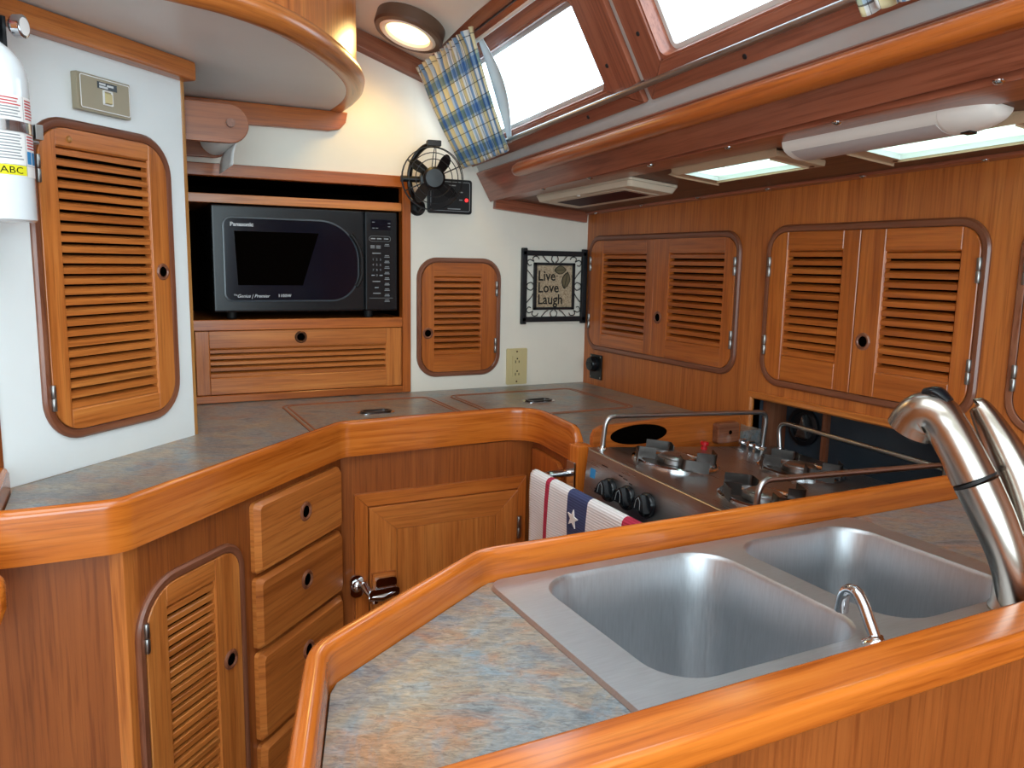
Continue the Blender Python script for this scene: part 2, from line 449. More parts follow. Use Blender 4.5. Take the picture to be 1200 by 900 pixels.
        if bevel or wn_:
            wn = o.modifiers.new('face_normals', 'WEIGHTED_NORMAL'); wn.keep_sharp = True
        if thick:
            sd = o.modifiers.new('thickness', 'SOLIDIFY'); sd.thickness = thick; sd.offset = 0
        return o

def tag(o, label=None, cat=None, group=None, kind=None):
    if label: o['label'] = label
    if cat: o['category'] = cat
    if group: o['group'] = group
    if kind: o['kind'] = kind
    return o
def thing(name, label, cat, loc, group=None):
    o = bpy.data.objects.new(name, None); COL.objects.link(o); o.location = loc; o.empty_display_size = .05
    return tag(o, label, cat, group)
def struct(name, mb, mat, label, cat, **kw):
    return tag(mb.build(name, mat, **kw), label, cat, None, 'structure')
def Pt(F, u, v, w=0): return tuple(F @ Vector((u, v, w)))

# ------------------------------------------------------------------ the setting
def ceil_z(x, y): return (2.1473-.311*x-.066*y)/.948
b = MB(); b.box(FZ, -1.6, 1.9, -1.3, 3.0, -.05, 0, 'v'); struct('floor', b, 'sole', 'brown wooden cabin floor below the cabinets', 'floor')
b = MB(); b.new_off()
def cq(x0, x1, y0, y1):
    P = [(x0, y0), (x1, y0), (x1, y1), (x0, y1)]
    b.loft([[b.vert(FZ, (x, y, ceil_z(x, y))) for x, y in P], [b.vert(FZ, (x, y, ceil_z(x, y)+.03)) for x, y in P]], True, True, True)
for q in ((-1.6, -.50, -1.3, 2.2), (-.50, .62, .92, 2.2), (-.50, .62, -1.3, -.45), (.62, .70, -1.3, 2.2), (.70, .745, -1.3, -.2)): cq(*q)
P = [(.70, -.2), (.777, -.2), (.837, 2.2), (.70, 2.2)]; b.loft([[b.vert(FZ, (x, y, ceil_z(x, y))) for x, y in P], [b.vert(FZ, (x, y, ceil_z(x, y)+.03)) for x, y in P]], True, True, True)
struct('ceiling', b, 'cream', 'cream headliner above the round lamp', 'ceiling')
b = MB(); b.box(FZ, -1.6, 1.376, -1.33, -1.30, 0, 2.65); struct('wall_aft', b, 'cream', 'cream cabin bulkhead behind the camera', 'wall')
b = MB(); b.box(FZ, -1.63, -1.60, -1.30, 2.2, 0, 2.65); struct('wall_port', b, 'teak', 'teak cabin side opposite the galley', 'wall')

H_TALL = (1.047, 1.316, 1.005, 1.501); H_SMALL = (.824, 1.044, .986, 1.287); H_NICHE = (.185, .757, .936, 1.506)
H_P1 = (.044, .683, 1.055, 1.366); H_P2 = (.815, 1.296, 1.054, 1.371); H_P3 = (1.397, 1.858, 1.054, 1.371); H_REC = (.775, 1.338, .30, .990)
b = MB()
b.plate(FB, .15, .79, .0, 2.2, -.02, 0, [H_NICHE], 'v'); b.box(FB, -1.6, .15, 0, 2.65, -.02, 0, 'v')
b.plate(FB, .79, 1.10, .0, 1.35, -.02, 0, [H_SMALL], 'v')
b.box(FB, 1.10, 1.376, .0, 1.35, -.02, 0, 'v')
b.prism(FB, [(.79, 1.35), (1.376, 1.35), (1.376, 1.462), (1.042, 1.495), (.985, 1.592), (.842, 1.855), (.79, 1.88)], -.02, 0, 'v')
struct('wall_back', b, 'cream', 'cream back wall behind the microwave cabinet', 'wall')
b = MB(); b.plate(FW, 0, 3.5, .0, 1.53, -.02, 0, [H_P1, H_P2, H_P3, H_REC], 'v')
struct('wall_right', b, 'wall', 'orange teak veneered wall carrying the wide louvred lockers', 'wall')
b = MB(); b.plate(FA, .936, 1.388, .920, 1.66, -.02, 0, [H_TALL], 'v')
wl = struct('wall_left', b, 'white', 'white bulkhead around the tall louvred locker', 'wall')
b = MB(); b.box(FA, 1.388, 1.398, .920, 1.66, -.02, .001, 'v'); b.build('edge_strip', 'pale', wl, bevel=.002)
b = MB(); b.box(FA, .70, .9355, .0, 1.652, -.02, .006, 'v'); b.build('end_trim', 'base', wl, bevel=.003)
b = MB(); b.box(FA, .70, 1.404, 1.652, 1.690, -.02, .028); struct('trim_1', b, 'teak', 'teak moulding along the top of the white bulkhead', 'trim', bevel=.006)
FR_ = FR((.150, 1.815, 0), (.036, .385, 0), (0, 0, 1), (.385, -.036, 0))
b = MB(); b.box(FR_, .0, .385, .920, 1.69, -.02, 0, 'v'); struct('wall_return', b, 'white', 'white side wall between bulkhead and microwave cabinet', 'wall')
# trims where ceiling, back wall and cabin side meet
b = MB(); b.new_off()
for (x0, x1) in ((.50, .838),):
    pr = [(2.2, -.002), (2.2, -.052), (2.172, -.048), (2.172, -.002)]
    L = [[b.vert(FZ, (x, y, ceil_z(x, y)+dz), (x, y, dz)) for y, dz in pr] for x in (x0, x1)]; b.loft(L, True, True, True)
struct('trim_2', b, 'dark', 'dark brown moulding along the top of the back wall', 'trim', bevel=.004)
b = MB(); b.box(FK, .0, 3.5, .288, .318, -.004, .018); tr3 = struct('trim_3', b, 'dark', 'dark brown moulding along the top of the windows', 'trim', bevel=.005)
b = MB(); b.box(FU, .0, .018, .012, .335, -.004, .032, 'v'); struct('trim_4', b, 'beam', 'brown batten on back wall under the side deck', 'trim', bevel=.003)
# cabin side
W1 = (.060, .772, .038, .232); W2 = (.963, 1.66, .050, .232)
b = MB(); b.plate(FK, -.02, 3.5, -.115, .305, -.020, 0, [W1, W2]); struct('wall_cabin', b, 'grey', 'pale grey cabin side around the two windows', 'wall')
def window(name, outer, inner, label):
    b = MB(); (a0, a1, c0, c1), (i0, i1, j0, j1) = outer, inner
    def side(P, g): b.prism(FK, P, .0005, .014, g)
    side([(a0, c0), (a1, c0), (i1, j0), (i0, j0)], 'u'); side([(i0, j1), (i1, j1), (a1, c1), (a0, c1)], 'u')
    side([(a0, c0), (i0, j0), (i0, j1), (a0, c1)], 'v'); side([(i1, j0), (a1, c0), (a1, c1), (i1, j1)], 'v')
    f = struct(name, b, 'beam', label, 'window', bevel=.004)
    b = MB(); b.sweep(FK, rrect(i0, i1, j0, j1, .022), [(.006, -.03), (.006, .010), (-.004, .010), (-.006, -.03)], True); b.build('inner_frame', 'beam', f)
    b = MB(); b.sweep(FK, rrect(i0+.004, i1-.004, j0+.004, j1-.004, .018), [(.004, -.026), (.004, -.018), (-.010, -.018), (-.010, -.026)], True); b.build('seal', 'grey', f)
    b = MB(); b.prism(FK, rrect(i0, i1, j0, j1, .02), -.034, -.030); b.build('pane', 'glass', f)
    for (u, v) in ((i1+.035, j0+.045), ((i0+i1)/2, c1-.02), (i0+.2, c0+.014), (i1-.10, c0+.014), (i0-.03, j0+.06)):
        if a0 < u < a1:
            b = MB(); b.lathe(sub(FK, u, v, .0135), [(.0048, 0), (.004, .0018), (.0, .0022)], 12); b.build('screw', 'iron', f)
    return f
window('window_1', (-.030, .874, -.010, .285), W1, 'forward cabin window with a plaid curtain gathered at its left')
window('window_2', (.897, 1.74, -.010, .285), W2, 'second cabin window, cut off at the top edge of the photo')
# side deck underside
PR1 = (.81, 1.06, .178, .270); PR2 = (1.22, 1.48, .126, .222)
b = MB(); b.plate(FU, 0, 3.5, -.01, .295, -.02, 0, [PR1, PR2]); ud = struct('ceiling_side', b, 'deckp', 'brown panelled underside of the side deck over the stove', 'ceiling')
b = MB(); b.prism(FU, [(0, .295), (3.5, .295), (3.5, .425), (0, .335)], -.02, .004); b.build('front_batten', 'beam', ud, bevel=.002)
b = MB(); b.box(FU, 0, 3.5, -.002, .022, -.001, .006); b.build('rear_batten', 'beam', ud, bevel=.002)
for k, (x, y) in enumerate([(1.035, 1.884), (1.027, 1.642), (1.029, 1.408), (1.023, 1.164), (1.013, .912), (.990, .646), (1.361, 2.13), (1.345, 1.872), (1.347, 1.635), (1.357, 1.404), (1.360, 1.149), (1.362, .899)]):
    b = MB(); b.lathe(sub(FU, 2.2-y, 1.376-x, .0035 if k < 6 else .005), [(.0075, 0), (.0075, .0015), (.005, .004), (0, .005)], 14); b.build('dome_screw', 'chrome', ud)
# fascia below the windows
b = MB(); b.prism(FK, [(0, -.122), (3.5, -.130), (3.5, -.048), (0, -.030)], -.002, .012); struct('trim_5', b, 'beam', 'mahogany fascia board behind the long grab rail', 'trim', bevel=.003)

# ------------------------------------------------------------------ louvred joinery
def finger(parent, F, u, v, w, r=.0125, mat='dark'):
    b = MB(); b.lathe(sub(F, u, v, w), [(r*.80, -.004), (r*.80, .0015), (r*.95, .0035), (r*1.12, .0035), (r*1.32, .0012), (r*1.34, -.001)], 24, cap=False)
    ring = b.build('finger_ring', mat, parent)
    b = MB(); b.lathe(sub(F, u, v, w), [(r*.82, .0004), (0, .0005)], 20); b.build('finger_hole_shade', 'hole', ring if ring.parent.parent is None else parent)  # dark disc paints the shade of a hole that is not cut
def hinge(parent, F, u, v, w, h=.046, r=.0044):
    b = MB(); X = F @ Matrix.Translation((u, v, w)) @ Matrix.Rotation(-PI/2, 4, 'X')
    for k in range(2):
        z0 = -h/2+k*h/2+.0006; z1 = z0+h/2-.0012
        b.lathe(X, [(0, z0), (r*.85, z0), (r, z0+.001), (r, z1-.001), (r*.85, z1), (0, z1)], 14)
    b.box(F, u-.009, u+.009, v-h/2, v+h/2, w-r*1.2, w-r*.75)
    b.build('hinge', 'hinge', parent)
def leaf(root, F, out, rad, lou, mat, w0=.0016, w1=.0075, name='door', pitch=.0180, deep=.0165):
    """a framed louvred leaf: stiles and rails of one mesh, slats its sub-part"""
    a0, a1, c0, c1 = out; l0, l1, m0, m1 = lou; poly = rrect(a0, a1, c0, c1, rad)
    b = MB()
    b.prism(F, clip(poly, 0, a0-1, l0), w0, w1, 'v'); b.prism(F, clip(poly, 0, l1, a1+1), w0, w1, 'v')
    mid = clip(poly, 0, l0+.0003, l1-.0003)
    b.prism(F, clip(mid, 1, c0-1, m0), w0, w1, 'u'); b.prism(F, clip(mid, 1, m1, c1+1), w0, w1, 'u')
    d = b.build(name, mat, root, bevel=.0012, seg=1)
    b = MB(); e = .0022
    b.sweep(F, [(l0, m0), (l1, m0), (l1, m1), (l0, m1)], [(.001, w0), (.001, w1-.001), (-e, w1-.0035), (-e, -.010), (.001, -.010)], True)
    b.build('bead', mat, d)
    n = max(2, round((m1-m0)/pitch)); p = (m1-m0)/n
    b = MB()
    for k in range(n):
        v = m0+p*(k+.44); t = w1-.0025
        pr = [(v-.30*p, t-.0015), (v-.27*p, t), (v+.23*p, t), (v+.28*p, t-.0012), (v+(.52 if deep > .012 else .34)*p, w1-deep), (v+(.10 if deep > .012 else -.05)*p, w1-deep-.0025)]
        pr = [(min(max(q[0], m0+.0004), m1-.0004), q[1]) for q in pr]
        b.prism_u(F, pr, l0+.002, l1-.002)
    b.build('louvres', mat, d, sharp=25)
    return d
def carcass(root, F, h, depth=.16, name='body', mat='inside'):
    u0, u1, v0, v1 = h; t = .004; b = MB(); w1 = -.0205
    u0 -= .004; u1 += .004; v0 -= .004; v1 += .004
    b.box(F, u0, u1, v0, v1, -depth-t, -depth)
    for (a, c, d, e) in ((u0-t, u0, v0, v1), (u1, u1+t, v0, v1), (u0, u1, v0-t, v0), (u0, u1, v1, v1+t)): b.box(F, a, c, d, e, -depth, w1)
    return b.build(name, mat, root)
def ring_trim(root, F, out, r, width=.0145, mat='dark', h=.008):
    a0, a1, c0, c1 = out
    prof = [(-width-.004, .0003), (-width-.004, .0012), (-width, .0012), (-width, h*.75), (-width*.8, h), (-width*.25, h), (0, h*.55), (0, .0003)]
    b = MB(); b.sweep(F, rrect(a0, a1, c0, c1, r, 9), prof, True); return b.build('edge_trim', mat, root, wn_=True)

# tall locker in the white bulkhead
T = thing('louvred_locker', 'tall louvred teak locker in the white bulkhead beside the fire extinguisher', 'locker', Pt(FA, 1.18, .975))
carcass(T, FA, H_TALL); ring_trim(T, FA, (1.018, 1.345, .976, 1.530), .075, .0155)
d = leaf(T, FA, (1.0350, 1.3280, .9930, 1.5130), .059, (1.072, 1.283, 1.028, 1.483), 'teak')
hinge(d, FA, 1.034, 1.056, .009); hinge(d, FA, 1.034, 1.44, .009); finger(d, FA, 1.307, 1.270, .0075)
b = MB(); b.lathe(sub(FA, 1.100, 1.495, .006), [(.006, 0), (.006, .002), (.004, .005), (0, .006)], 14); b.build('push_button', 'pale', d)
# small locker on the back wall
T = thing('louvred_locker', 'small louvred locker door on the cream wall between microwave and plaque', 'locker', Pt(FB, .934, .961))
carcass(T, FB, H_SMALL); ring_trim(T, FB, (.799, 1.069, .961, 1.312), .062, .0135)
d = leaf(T, FB, (.8140, 1.0540, .9760, 1.2970), .048, (.851, 1.004, 1.026, 1.259), 'teak2')
hinge(d, FB, 1.053, 1.222, .009); hinge(d, FB, 1.051, 1.050, .009); finger(d, FB, .832, 1.092, .0075)
# wide lockers on the right wall
def wide(label, out, hole, split, louL, louR, fing, r):
    T = thing('louvred_locker', label, 'locker', Pt(FW, (out[0]+out[1])/2, out[2]))
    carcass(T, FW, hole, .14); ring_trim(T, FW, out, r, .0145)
    a0, a1, c0, c1 = out[0]+.016, out[1]-.016, out[2]+.016, out[3]-.016; q = r-.0155
    dl = leaf(T, FW, (a0, split-.001, c0, c1), (q, 0, 0, q), louL, 'teak2', pitch=.0187); dr = leaf(T, FW, (split+.001, a1, c0, c1), (0, q, q, 0), louR, 'teak2', pitch=.0187)
    for v in (1.302, 1.122): hinge(dl, FW, a0-.001, v, .009); hinge(dr, FW, a1+.001, v, .009)
    finger(dr, FW, fing[0], fing[1], .0075, .0135); return T
wide('two-door louvred locker on the orange wall next to the plaque', (.021, .706, 1.032, 1.389), H_P1, .366, (.103, .327, 1.087, 1.334), (.430, .651, 1.097, 1.336), (.392, 1.157), .055)
wide('two-door louvred locker on the orange wall above the stove recess', (.790, 1.321, 1.029, 1.396), H_P2, .1051*10, (.856, 1.009, 1.101, 1.341), (1.110, 1.269, 1.094, 1.338), (1.077, 1.155), .060)
wide('louvred locker at the right edge of the photo, only its hinges showing', (1.372, 1.883, 1.029, 1.396), H_P3, 1.628, (1.44, 1.59, 1.10, 1.34), (1.67, 1.82, 1.10, 1.34), (1.65, 1.155), .060)

# ------------------------------------------------------------------ microwave cabinet and microwave
T = thing('microwave_cabinet', 'teak cabinet housing the microwave with louvred flap below', 'cabinet', (.48, 2.19, .921))
carcass(T, FB, H_NICHE, .42)
b = MB()
b.box(FB, .753, .778, .9215, 1.535, -.019, .012, 'v'); b.box(FB, .190, .753, 1.504, 1.535, -.019, .012)
b.box(FB, .190, .753, 1.112, 1.140, -.019, .010); b.box(FB, .190, .753, .9215, .9415, -.019, .012)
b.build('face_frame', 'teak2', T, bevel=.0015, seg=1)
b = MB(); b.box(FB, .190, .752, 1.438, 1.461, -.42, .009); b.build('shelf', 'teak', T, bevel=.002)
b = MB(); b.box(FB, .190, .757, 1.122, 1.139, -.418, -.020); b.build('shelf', 'teak', T)
d = leaf(T, FB, (.1945, .7515, .943, 1.1105), 0, (.228, .706, .987, 1.0655), 'teak', name='flap', pitch=.0172)
finger(d, FB, .464, 1.0905, .0075, .0125, 'brass')

MW = thing('microwave_oven', 'black microwave oven standing in the teak cabinet', 'microwave', (.49, 2.2, 1.14))
mx0, mx1, mz0, mz1 = .243, .737, 1.160, 1.434; fw_ = .016
b = MB(); b.box(FB, mx0, mx1, mz0, mz1, -.36, 0); b.build('case', 'black', MW, bevel=.004)
for u in (mx0+.05, mx1-.07):
    for w_ in (-.04, -.32):
        b = MB(); b.lathe(sub(FB, u, mz0, w_) @ Matrix.Rotation(PI/2, 4, 'X'), [(.014, 0), (.012, .0195)], 14); b.build('foot', 'rubber', MW)
def door_glass(n=14):
    # straight left side, right side swept into a wide curve
    P = rrect(.272, .622, 1.190, 1.402, (.02, .075, .105, .02), n); return P
b = MB(); b.box(FB, mx0, .640, mz0, mz1, .0005, fw_); dr = b.build('door', 'blackg', MW, bevel=.006, seg=3)
b = MB(); b.sweep(FB, door_glass(), [(.004, fw_-.002), (.003, fw_+.003), (-.001, fw_+.0035), (-.002, fw_-.002)], True); b.build('glass_rim', 'rim', dr)
b = MB(); b.prism(FB, door_glass(), fw_-.001, fw_+.001); b.build('glass', 'navy', dr)
b = MB(); b.prism(FB, [(.304, 1.230), (.470, 1.230), (.515, 1.369), (.298, 1.369)], fw_+.001, fw_+.0014); b.build('inner_window', 'hole', dr)
hp = [(p[0], p[1], 0) for p in rrect(.30, .632, 1.200, 1.400, (.02, .072, .105, .02), 12)]
hp = [p for p in hp if p[0] > .575 and 1.225 < p[1] < 1.375]
b = MB(); b.tube([(p[0], p[1], fw_+.005) for p in hp], .0058, 10, F=FB); b.build('handle', 'black', dr)
b = MB(); b.text(sub(FB, .288, 1.3815, fw_+.0018), 'Panasonic', .0140, .0003, sx=1.05, bold=.0004); b.build('lettering', 'ink', dr)
b = MB(); b.text(sub(FB, .292, 1.203, fw_+.0018), 'The', .006, .0002); b.text(sub(FB, .300, 1.198, fw_+.0018), 'Genius | Premier', .0125, .0002, sx=.95, shear=.35); b.text(sub(FB, .404, 1.199, fw_+.0018), '1100W', .0115, .0002)
b.build('lettering', 'ink', dr)
b = MB(); b.box(FB, .643, mx1, mz0, mz1, .0005, fw_-.001); cp = b.build('control_panel', 'blackg', MW, bevel=.006, seg=3)
b = MB(); b.box(FB, .660, .718, 1.384, 1.412, fw_-.002, fw_-.0004); b.build('display', 'navy', cp)
b = MB(); kf = fw_-.0006
for r_, row in enumerate(('123', '456', '789')):
    for c_, ch in enumerate(row): b.text(sub(FB, .664+c_*.0105, 1.300-r_*.0145, kf), ch, .0085, .0002)
b.text(sub(FB, .6745, 1.2565, kf), '0', .0085, .0002)
def dash(b, F, u, v, w, l, h=.0022): b.box(F, u, u+l, v-h/2, v+h/2, w-.0002, w+.0003)
for (u, v, l) in [(.660, .0, .0), (.661, 1.259, .009), (.684, 1.259, .009), (.664, 1.320, .024), (.659, 1.335, .012), (.675, 1.335, .013), (.659, 1.340, .012), (.675, 1.340, .013), (.664, 1.242, .022), (.670, 1.225, .011), (.665, 1.209, .022)]:
    if l: dash(b, FB, u, v, kf, l, .0026)
for k in range(11):
    v = 1.345-.0155*k
    if k != 1: dash(b, FB, .700, v, kf, .012, .0018); dash(b, FB, .6985, v-.004, kf, .015, .0018)
for u in (.660, .6775, .6975): dash(b, FB, u, 1.360, kf, .013, .0034)
for u, v in ((.664, 1.405), (.664, 1.389), (.674, 1.389), (.709, 1.403), (.709, 1.394)): dash(b, FB, u, v, kf+.0004, .007, .0015)
b.build('key_legend', 'dimink', cp)
b = MB(); b.sweep(FB, rrect(.6555, .7165, 1.353, 1.367, .0065), [(.0003, kf-.0003), (.0003, kf+.0003), (-.0003, kf+.0003), (-.0003, kf-.0003)], True)
b.sweep(FB, [(.655, 1.195), (.722, 1.195), (.722, 1.196), (.655, 1.196)], [(.0002, kf), (.0002, kf+.0003), (-.0002, kf+.0003), (-.0002, kf)], True); b.build('key_outline', 'dimink', cp)

# ------------------------------------------------------------------ left base cabinet (drawers, louvred door, icebox door)
BC = thing('base_cabinet', 'teak base cabinet with four drawers, louvred door and icebox door under the long worktop', 'cabinet', (.2, 1.6, 0))
b = MB(); b.box(FR((0, 1.235, 0), (1, 0, 0), (0, 0, 1), (0, -1, 0)), -.200, .0, .0, .879, -.018, 0, 'v')
b.box(FR((-.200, 1.235, 0), (0, 1, 0), (0, 0, 1), (-1, 0, 0)), .0, .26, .0, .879, -.018, 0, 'v'); b.build('end_panel', 'base', BC)
DH = (.914, 1.110, .160, .786)
b = MB(); b.plate(FD, .8735, 1.4835, 0, .879, -.018, 0, [DH], 'v'); b.build('face_panel', 'base', BC)
b = MB(); b.prism(FZ, [(-.020, 1.2345), (.0, 1.2345), (.022, 1.257), (.012, 1.267), (-.02, 1.25)], 0, .879, 'w'); b.build('corner_post', 'teak', BC, bevel=.004)
b = MB(); b.plate(FF, .431, .905, 0, .879, -.018, 0, [], 'v'); b.build('icebox_face', 'base', BC)
F2 = FR((.905, 1.665, 0), (-.030, -.265, 0), (0, 0, 1), (-.265, .030, 0))
b = MB(); b.box(F2, 0, .262, 0, .879, -.012, 0, 'v'); b.build('stove_side_panel', 'base', BC)
b = MB(); b.prism(F2, rrect(.020, .190, .56, .862, (0, 0, .03, 0)), .0005, .012, 'v'); b.build('side_door', 'teak2', BC, bevel=.002)
b = MB(); b.prism(FZ, [(.848, 1.37), (.885, 1.37), (.885, 1.408), (.848, 1.408)], 0, .929, 'w'); b.build('corner_post', 'honey', BC, bevel=.006)
ring_trim(BC, FD, (.886, 1.140, .128, .815), (.05, .05, .055, .085), .0145)
d = leaf(BC, FD, (.9020, 1.1240, .1505, .7990), (.03, .03, .038, .068), (.947, 1.060, .200, .763), 'teak', pitch=.0176, deep=.0095)
hinge(d, FD, .9015, .732, .009, .048); finger(d, FD, 1.092, .605, .0075, .0135)
carcass(BC, FD, DH, .12, 'door_backing')
for (z0, z1, fz) in ((.731, .865, .808), (.585, .723, .667), (.402, .577, .518), (.225, .394, .33)):
    P = rrect(1.165, 1.462, z0, z1, .010, 4)
    cu, cv = (1.165+1.462)/2, (z0+z1)/2; Q = [(cu+(p[0]-cu)*.945, cv+(p[1]-cv)*.90) for p in P]
    b = MB(); b.prism(FD, P, .0005, .009); b.prism(FD, P, .009, .019, 'u', Q)
    for v in b.bm.verts: g_ = v[b.L]; v[b.L] = Vector((g_.x, g_.y, z0))
    dd = b.build('drawer', 'teak', BC, sharp=20)
    finger(dd, FD, 1.317, fz, .019, .0148)
# icebox door with mitred frame
def mitred(b, F, o, i, w0, w1):
    a0, a1, c0, c1 = o; i0, i1, j0, j1 = i
    b.prism(F, [(a0, c0), (a1, c0), (i1, j0), (i0, j0)], w0, w1, 'u'); b.prism(F, [(i0, j1), (i1, j1), (a1, c1), (a0, c1)], w0, w1, 'u')
    b.prism(F, [(a0, c0), (i0, j0), (i0, j1), (a0, c1)], w0, w1, 'v'); b.prism(F, [(i1, j0), (a1, c0), (a1, c1), (i1, j1)], w0, w1, 'v')
b = MB(); mitred(b, FF, (.458, .882, .33, .793), (.488, .858, .36, .763), .0005, .012); b.build('door_frame', 'teak2', BC, bevel=.001, seg=1)
b = MB(); mitred(b, FF, (.4895, .8565, .3615, .7615), (.552, .798, .42, .706), .0005, .018); b.prism(FF, [(.5525, .4205), (.7975, .4205), (.7975, .7055), (.5525, .7055)], .0005, .0172, 'v')
ib = b.build('icebox_door', 'teak', BC, bevel=.0008, seg=1)
hinge(ib, FF, .8585, .668, .021, .055)
# chrome cam latch
b = MB(); b.box(FF, .492, .546, .568, .612, .018, .030); b.build('latch_block', 'teak', ib, bevel=.004)
b = MB(); b.prism(FF, rrect(.444, .474, .560, .612, .013), .0125, .020); b.ball(sub(FF, .459, .588, .022), .012, 1, 1.2, .9)
b.tube([Pt(FF, .470, .596, .026), Pt(FF, .478, .578, .034), Pt(FF, .486, .566, .036)], [.010, .008, .007], 12)
b.prism(FF, rrect(.480, .550, .560, .582, .009), .026, .044); b.prism(FF, rrect(.497, .545, .578, .604, .009), .028, .038); b.tube([Pt(FF, .48, .562, .036), Pt(FF, .51, .560, .040), Pt(FF, .545, .568, .036)], [.008, .010, .008], 12)
b.tube([Pt(FF, .494, .548, .034), Pt(FF, .494, .566, .034)], .010, 14); b.build('latch', 'chrome', ib, bevel=.0015)

# worktop over it
b = MB(); b.prism(FZ, [(-.1545, 1.495), (-.1545, 1.2375), (-.0085, 1.2375), (.4225, 1.668), (.845, 1.6875), (.888, 1.682), (.912, 1.64), (.8925, 1.414), (.8925, 1.392), (1.372, 1.392), (1.372, 2.197), (.193, 2.197), (.157, 1.822)], .880, .920)
wt = tag(b.build('worktop', 'lam', loc=(.5, 1.9, .897)), 'mottled grey laminate worktop running along the back wall', 'worktop')
def lid(P, r, label, lat):
    path = rrect(*P, r, 6)
    b = MB(); cx, cy = (P[0]+P[1])/2, (P[2]+P[3])/2
    b.prism(FZ, path, .9203, .9212); L = tag(b.build('hatch_lid', 'lam'), label, 'hatch lid')
    for off in (0, .0125):
        b = MB(); b.sweep(FZ, path, [(-.0045-off, .9210), (-.0045-off, .9222), (.0-off, .9222), (.0-off, .9210)], True); b.build('inlay', 'rust', L)
    b = MB(); F = FZ @ Matrix.Translation((lat[0], lat[1], .9212))
    b.prism(F, rrect(-.047, .047, -.024, .024, .02), 0, .002); lt = b.build('lift_ring', 'chrome', L, bevel=.0006)
    b = MB(); b.sweep(F, rrect(-.036, .036, -.017, .017, .016), [(.003, .002), (.003, .006), (-.003, .006), (-.003, .002)], True); b.build('ring', 'gmetal', lt)
    for s in (-1, 1):
        b = MB(); b.lathe(sub(F, s*.041, 0, .002), [(.003, 0), (.002, .001), (0, .0012)], 8); b.build('screw', 'gmetal', lt)
lid((.386, .796, 1.72, 2.098), .035, 'laminate hatch lid in the worktop in front of the microwave flap', (.588, 1.915))
lid((.852, 1.262, 1.735, 2.094), .035, 'laminate hatch lid in the worktop below the wall outlet', (1.055, 1.915))

# honey fiddle rail round the worktop
RP = [(0, .882), (.0, .949), (-.0035, .957), (-.0105, .960), (-.0175, .957), (-.021, .949), (-.021, .882)]
path = [(p.x, p.y) for p in fillet([(-.178, 1.480, 0), (-.178, 1.2135, 0), (.0015, 1.2135, 0), (.4325, 1.6445, 0), (.895, 1.6655, 0), (.868, 1.412, 0)], [0, .045, .06, .05, .075, 0], 8)]
# travel with the room on the right-hand side: reverse so that outward = towards the viewer
drop = [0]*len(path); drop[-1] = .034
path = path[:-1] + [tuple(Vector(path[-2]).lerp(Vector(path[-1]), t)) for t in (.80, .90, .96, 1)]
drop = [0]*(len(path)-4) + [0, .006, .018, .036]
b = MB(); b.sweep(FZ, path, RP, False, drop)
tag(b.build('fiddle_rail', 'honey', sharp=50, wn_=True), 'honey coloured wooden rail edging the long worktop above the drawers', 'rail')
# small wooden ledge at the left edge of the photo
b = MB(); b.prism(FR((-.127, 1.10, .868), (1, 0, 0), (0, 0, 1), (0, -1, 0)), [(-.30, -.16), (-.025, -.055), (-.004, .0), (-.004, .032), (-.018, .047), (-.30, .047)], -.03, .0)
tag(b.build('wooden_ledge', 'honey', bevel=.012, seg=3), 'rounded end of a light wooden ledge at the left edge of the photo', 'ledge')

# ------------------------------------------------------------------ peninsula with sink
PC = thing('sink_cabinet', 'teak veneered cabinet under the sink worktop in the foreground', 'cabinet', (.7, .62, 0))
pen = [(1.374, .824), (.388, .824), (.160, .668), (.100, .472)]
penr = [(p.x, p.y) for p in fillet([(x, y, 0) for x, y in pen], [0, .05, .045, 0], 8)]
b = MB(); b.sweep(FZ, penr, [(.002, 0), (.014, 0), (.014, .879), (.002, .879)]); b.build('side_panel', 'base', PC, sharp=40)
b = MB(); b.box(FR((0, .430, 0), (1, 0, 0), (0, 0, 1), (0, -1, 0)), .10, 1.374, 0, .930, -.018, 0, 'v'); b.build('front_panel', 'base', PC)
b = MB()
for P in ([(.100, .470), (.40, .470), (.40, .822), (.390, .822), (.3755, .8135), (.168, .672), (.158, .656)], [(.40, .802), (.985, .802), (.985, .822), (.40, .822)], [(.40, .470), (.985, .470), (.985, .490), (.40, .490)], [(.985, .470), (1.374, .470), (1.374, .822), (.985, .822)]):
    b.prism(FZ, P, .880, .920); 
for v in b.bm.verts: v[b.L] = v.co.copy()
tag(b.build('worktop', 'lam'), 'mottled grey laminate worktop around the double sink', 'worktop')
RQ = [(0, .882), (0, .9215), (.0, .949), (.0035, .957), (.0105, .960), (.0175, .957), (.021, .949), (.021, .882)]
b = MB(); b.sweep(FZ, penr, RQ); tag(b.build('fiddle_rail', 'honey', sharp=50, wn_=True), 'honey coloured wooden rail on the far side of the sink', 'rail')
b = MB(); b.prism(FR((0, 0, 0), (1, 0, 0), (0, 1, 0), (0, 0, 1)), [(.075, .445), (.10, .416), (1.374, .414), (1.374, .4675), (.09, .4675)], .932, .960)
tag(b.build('fiddle_rail', 'honey', bevel=.007, seg=4), 'wide glossy wooden rail in the foreground in front of the sink', 'rail')

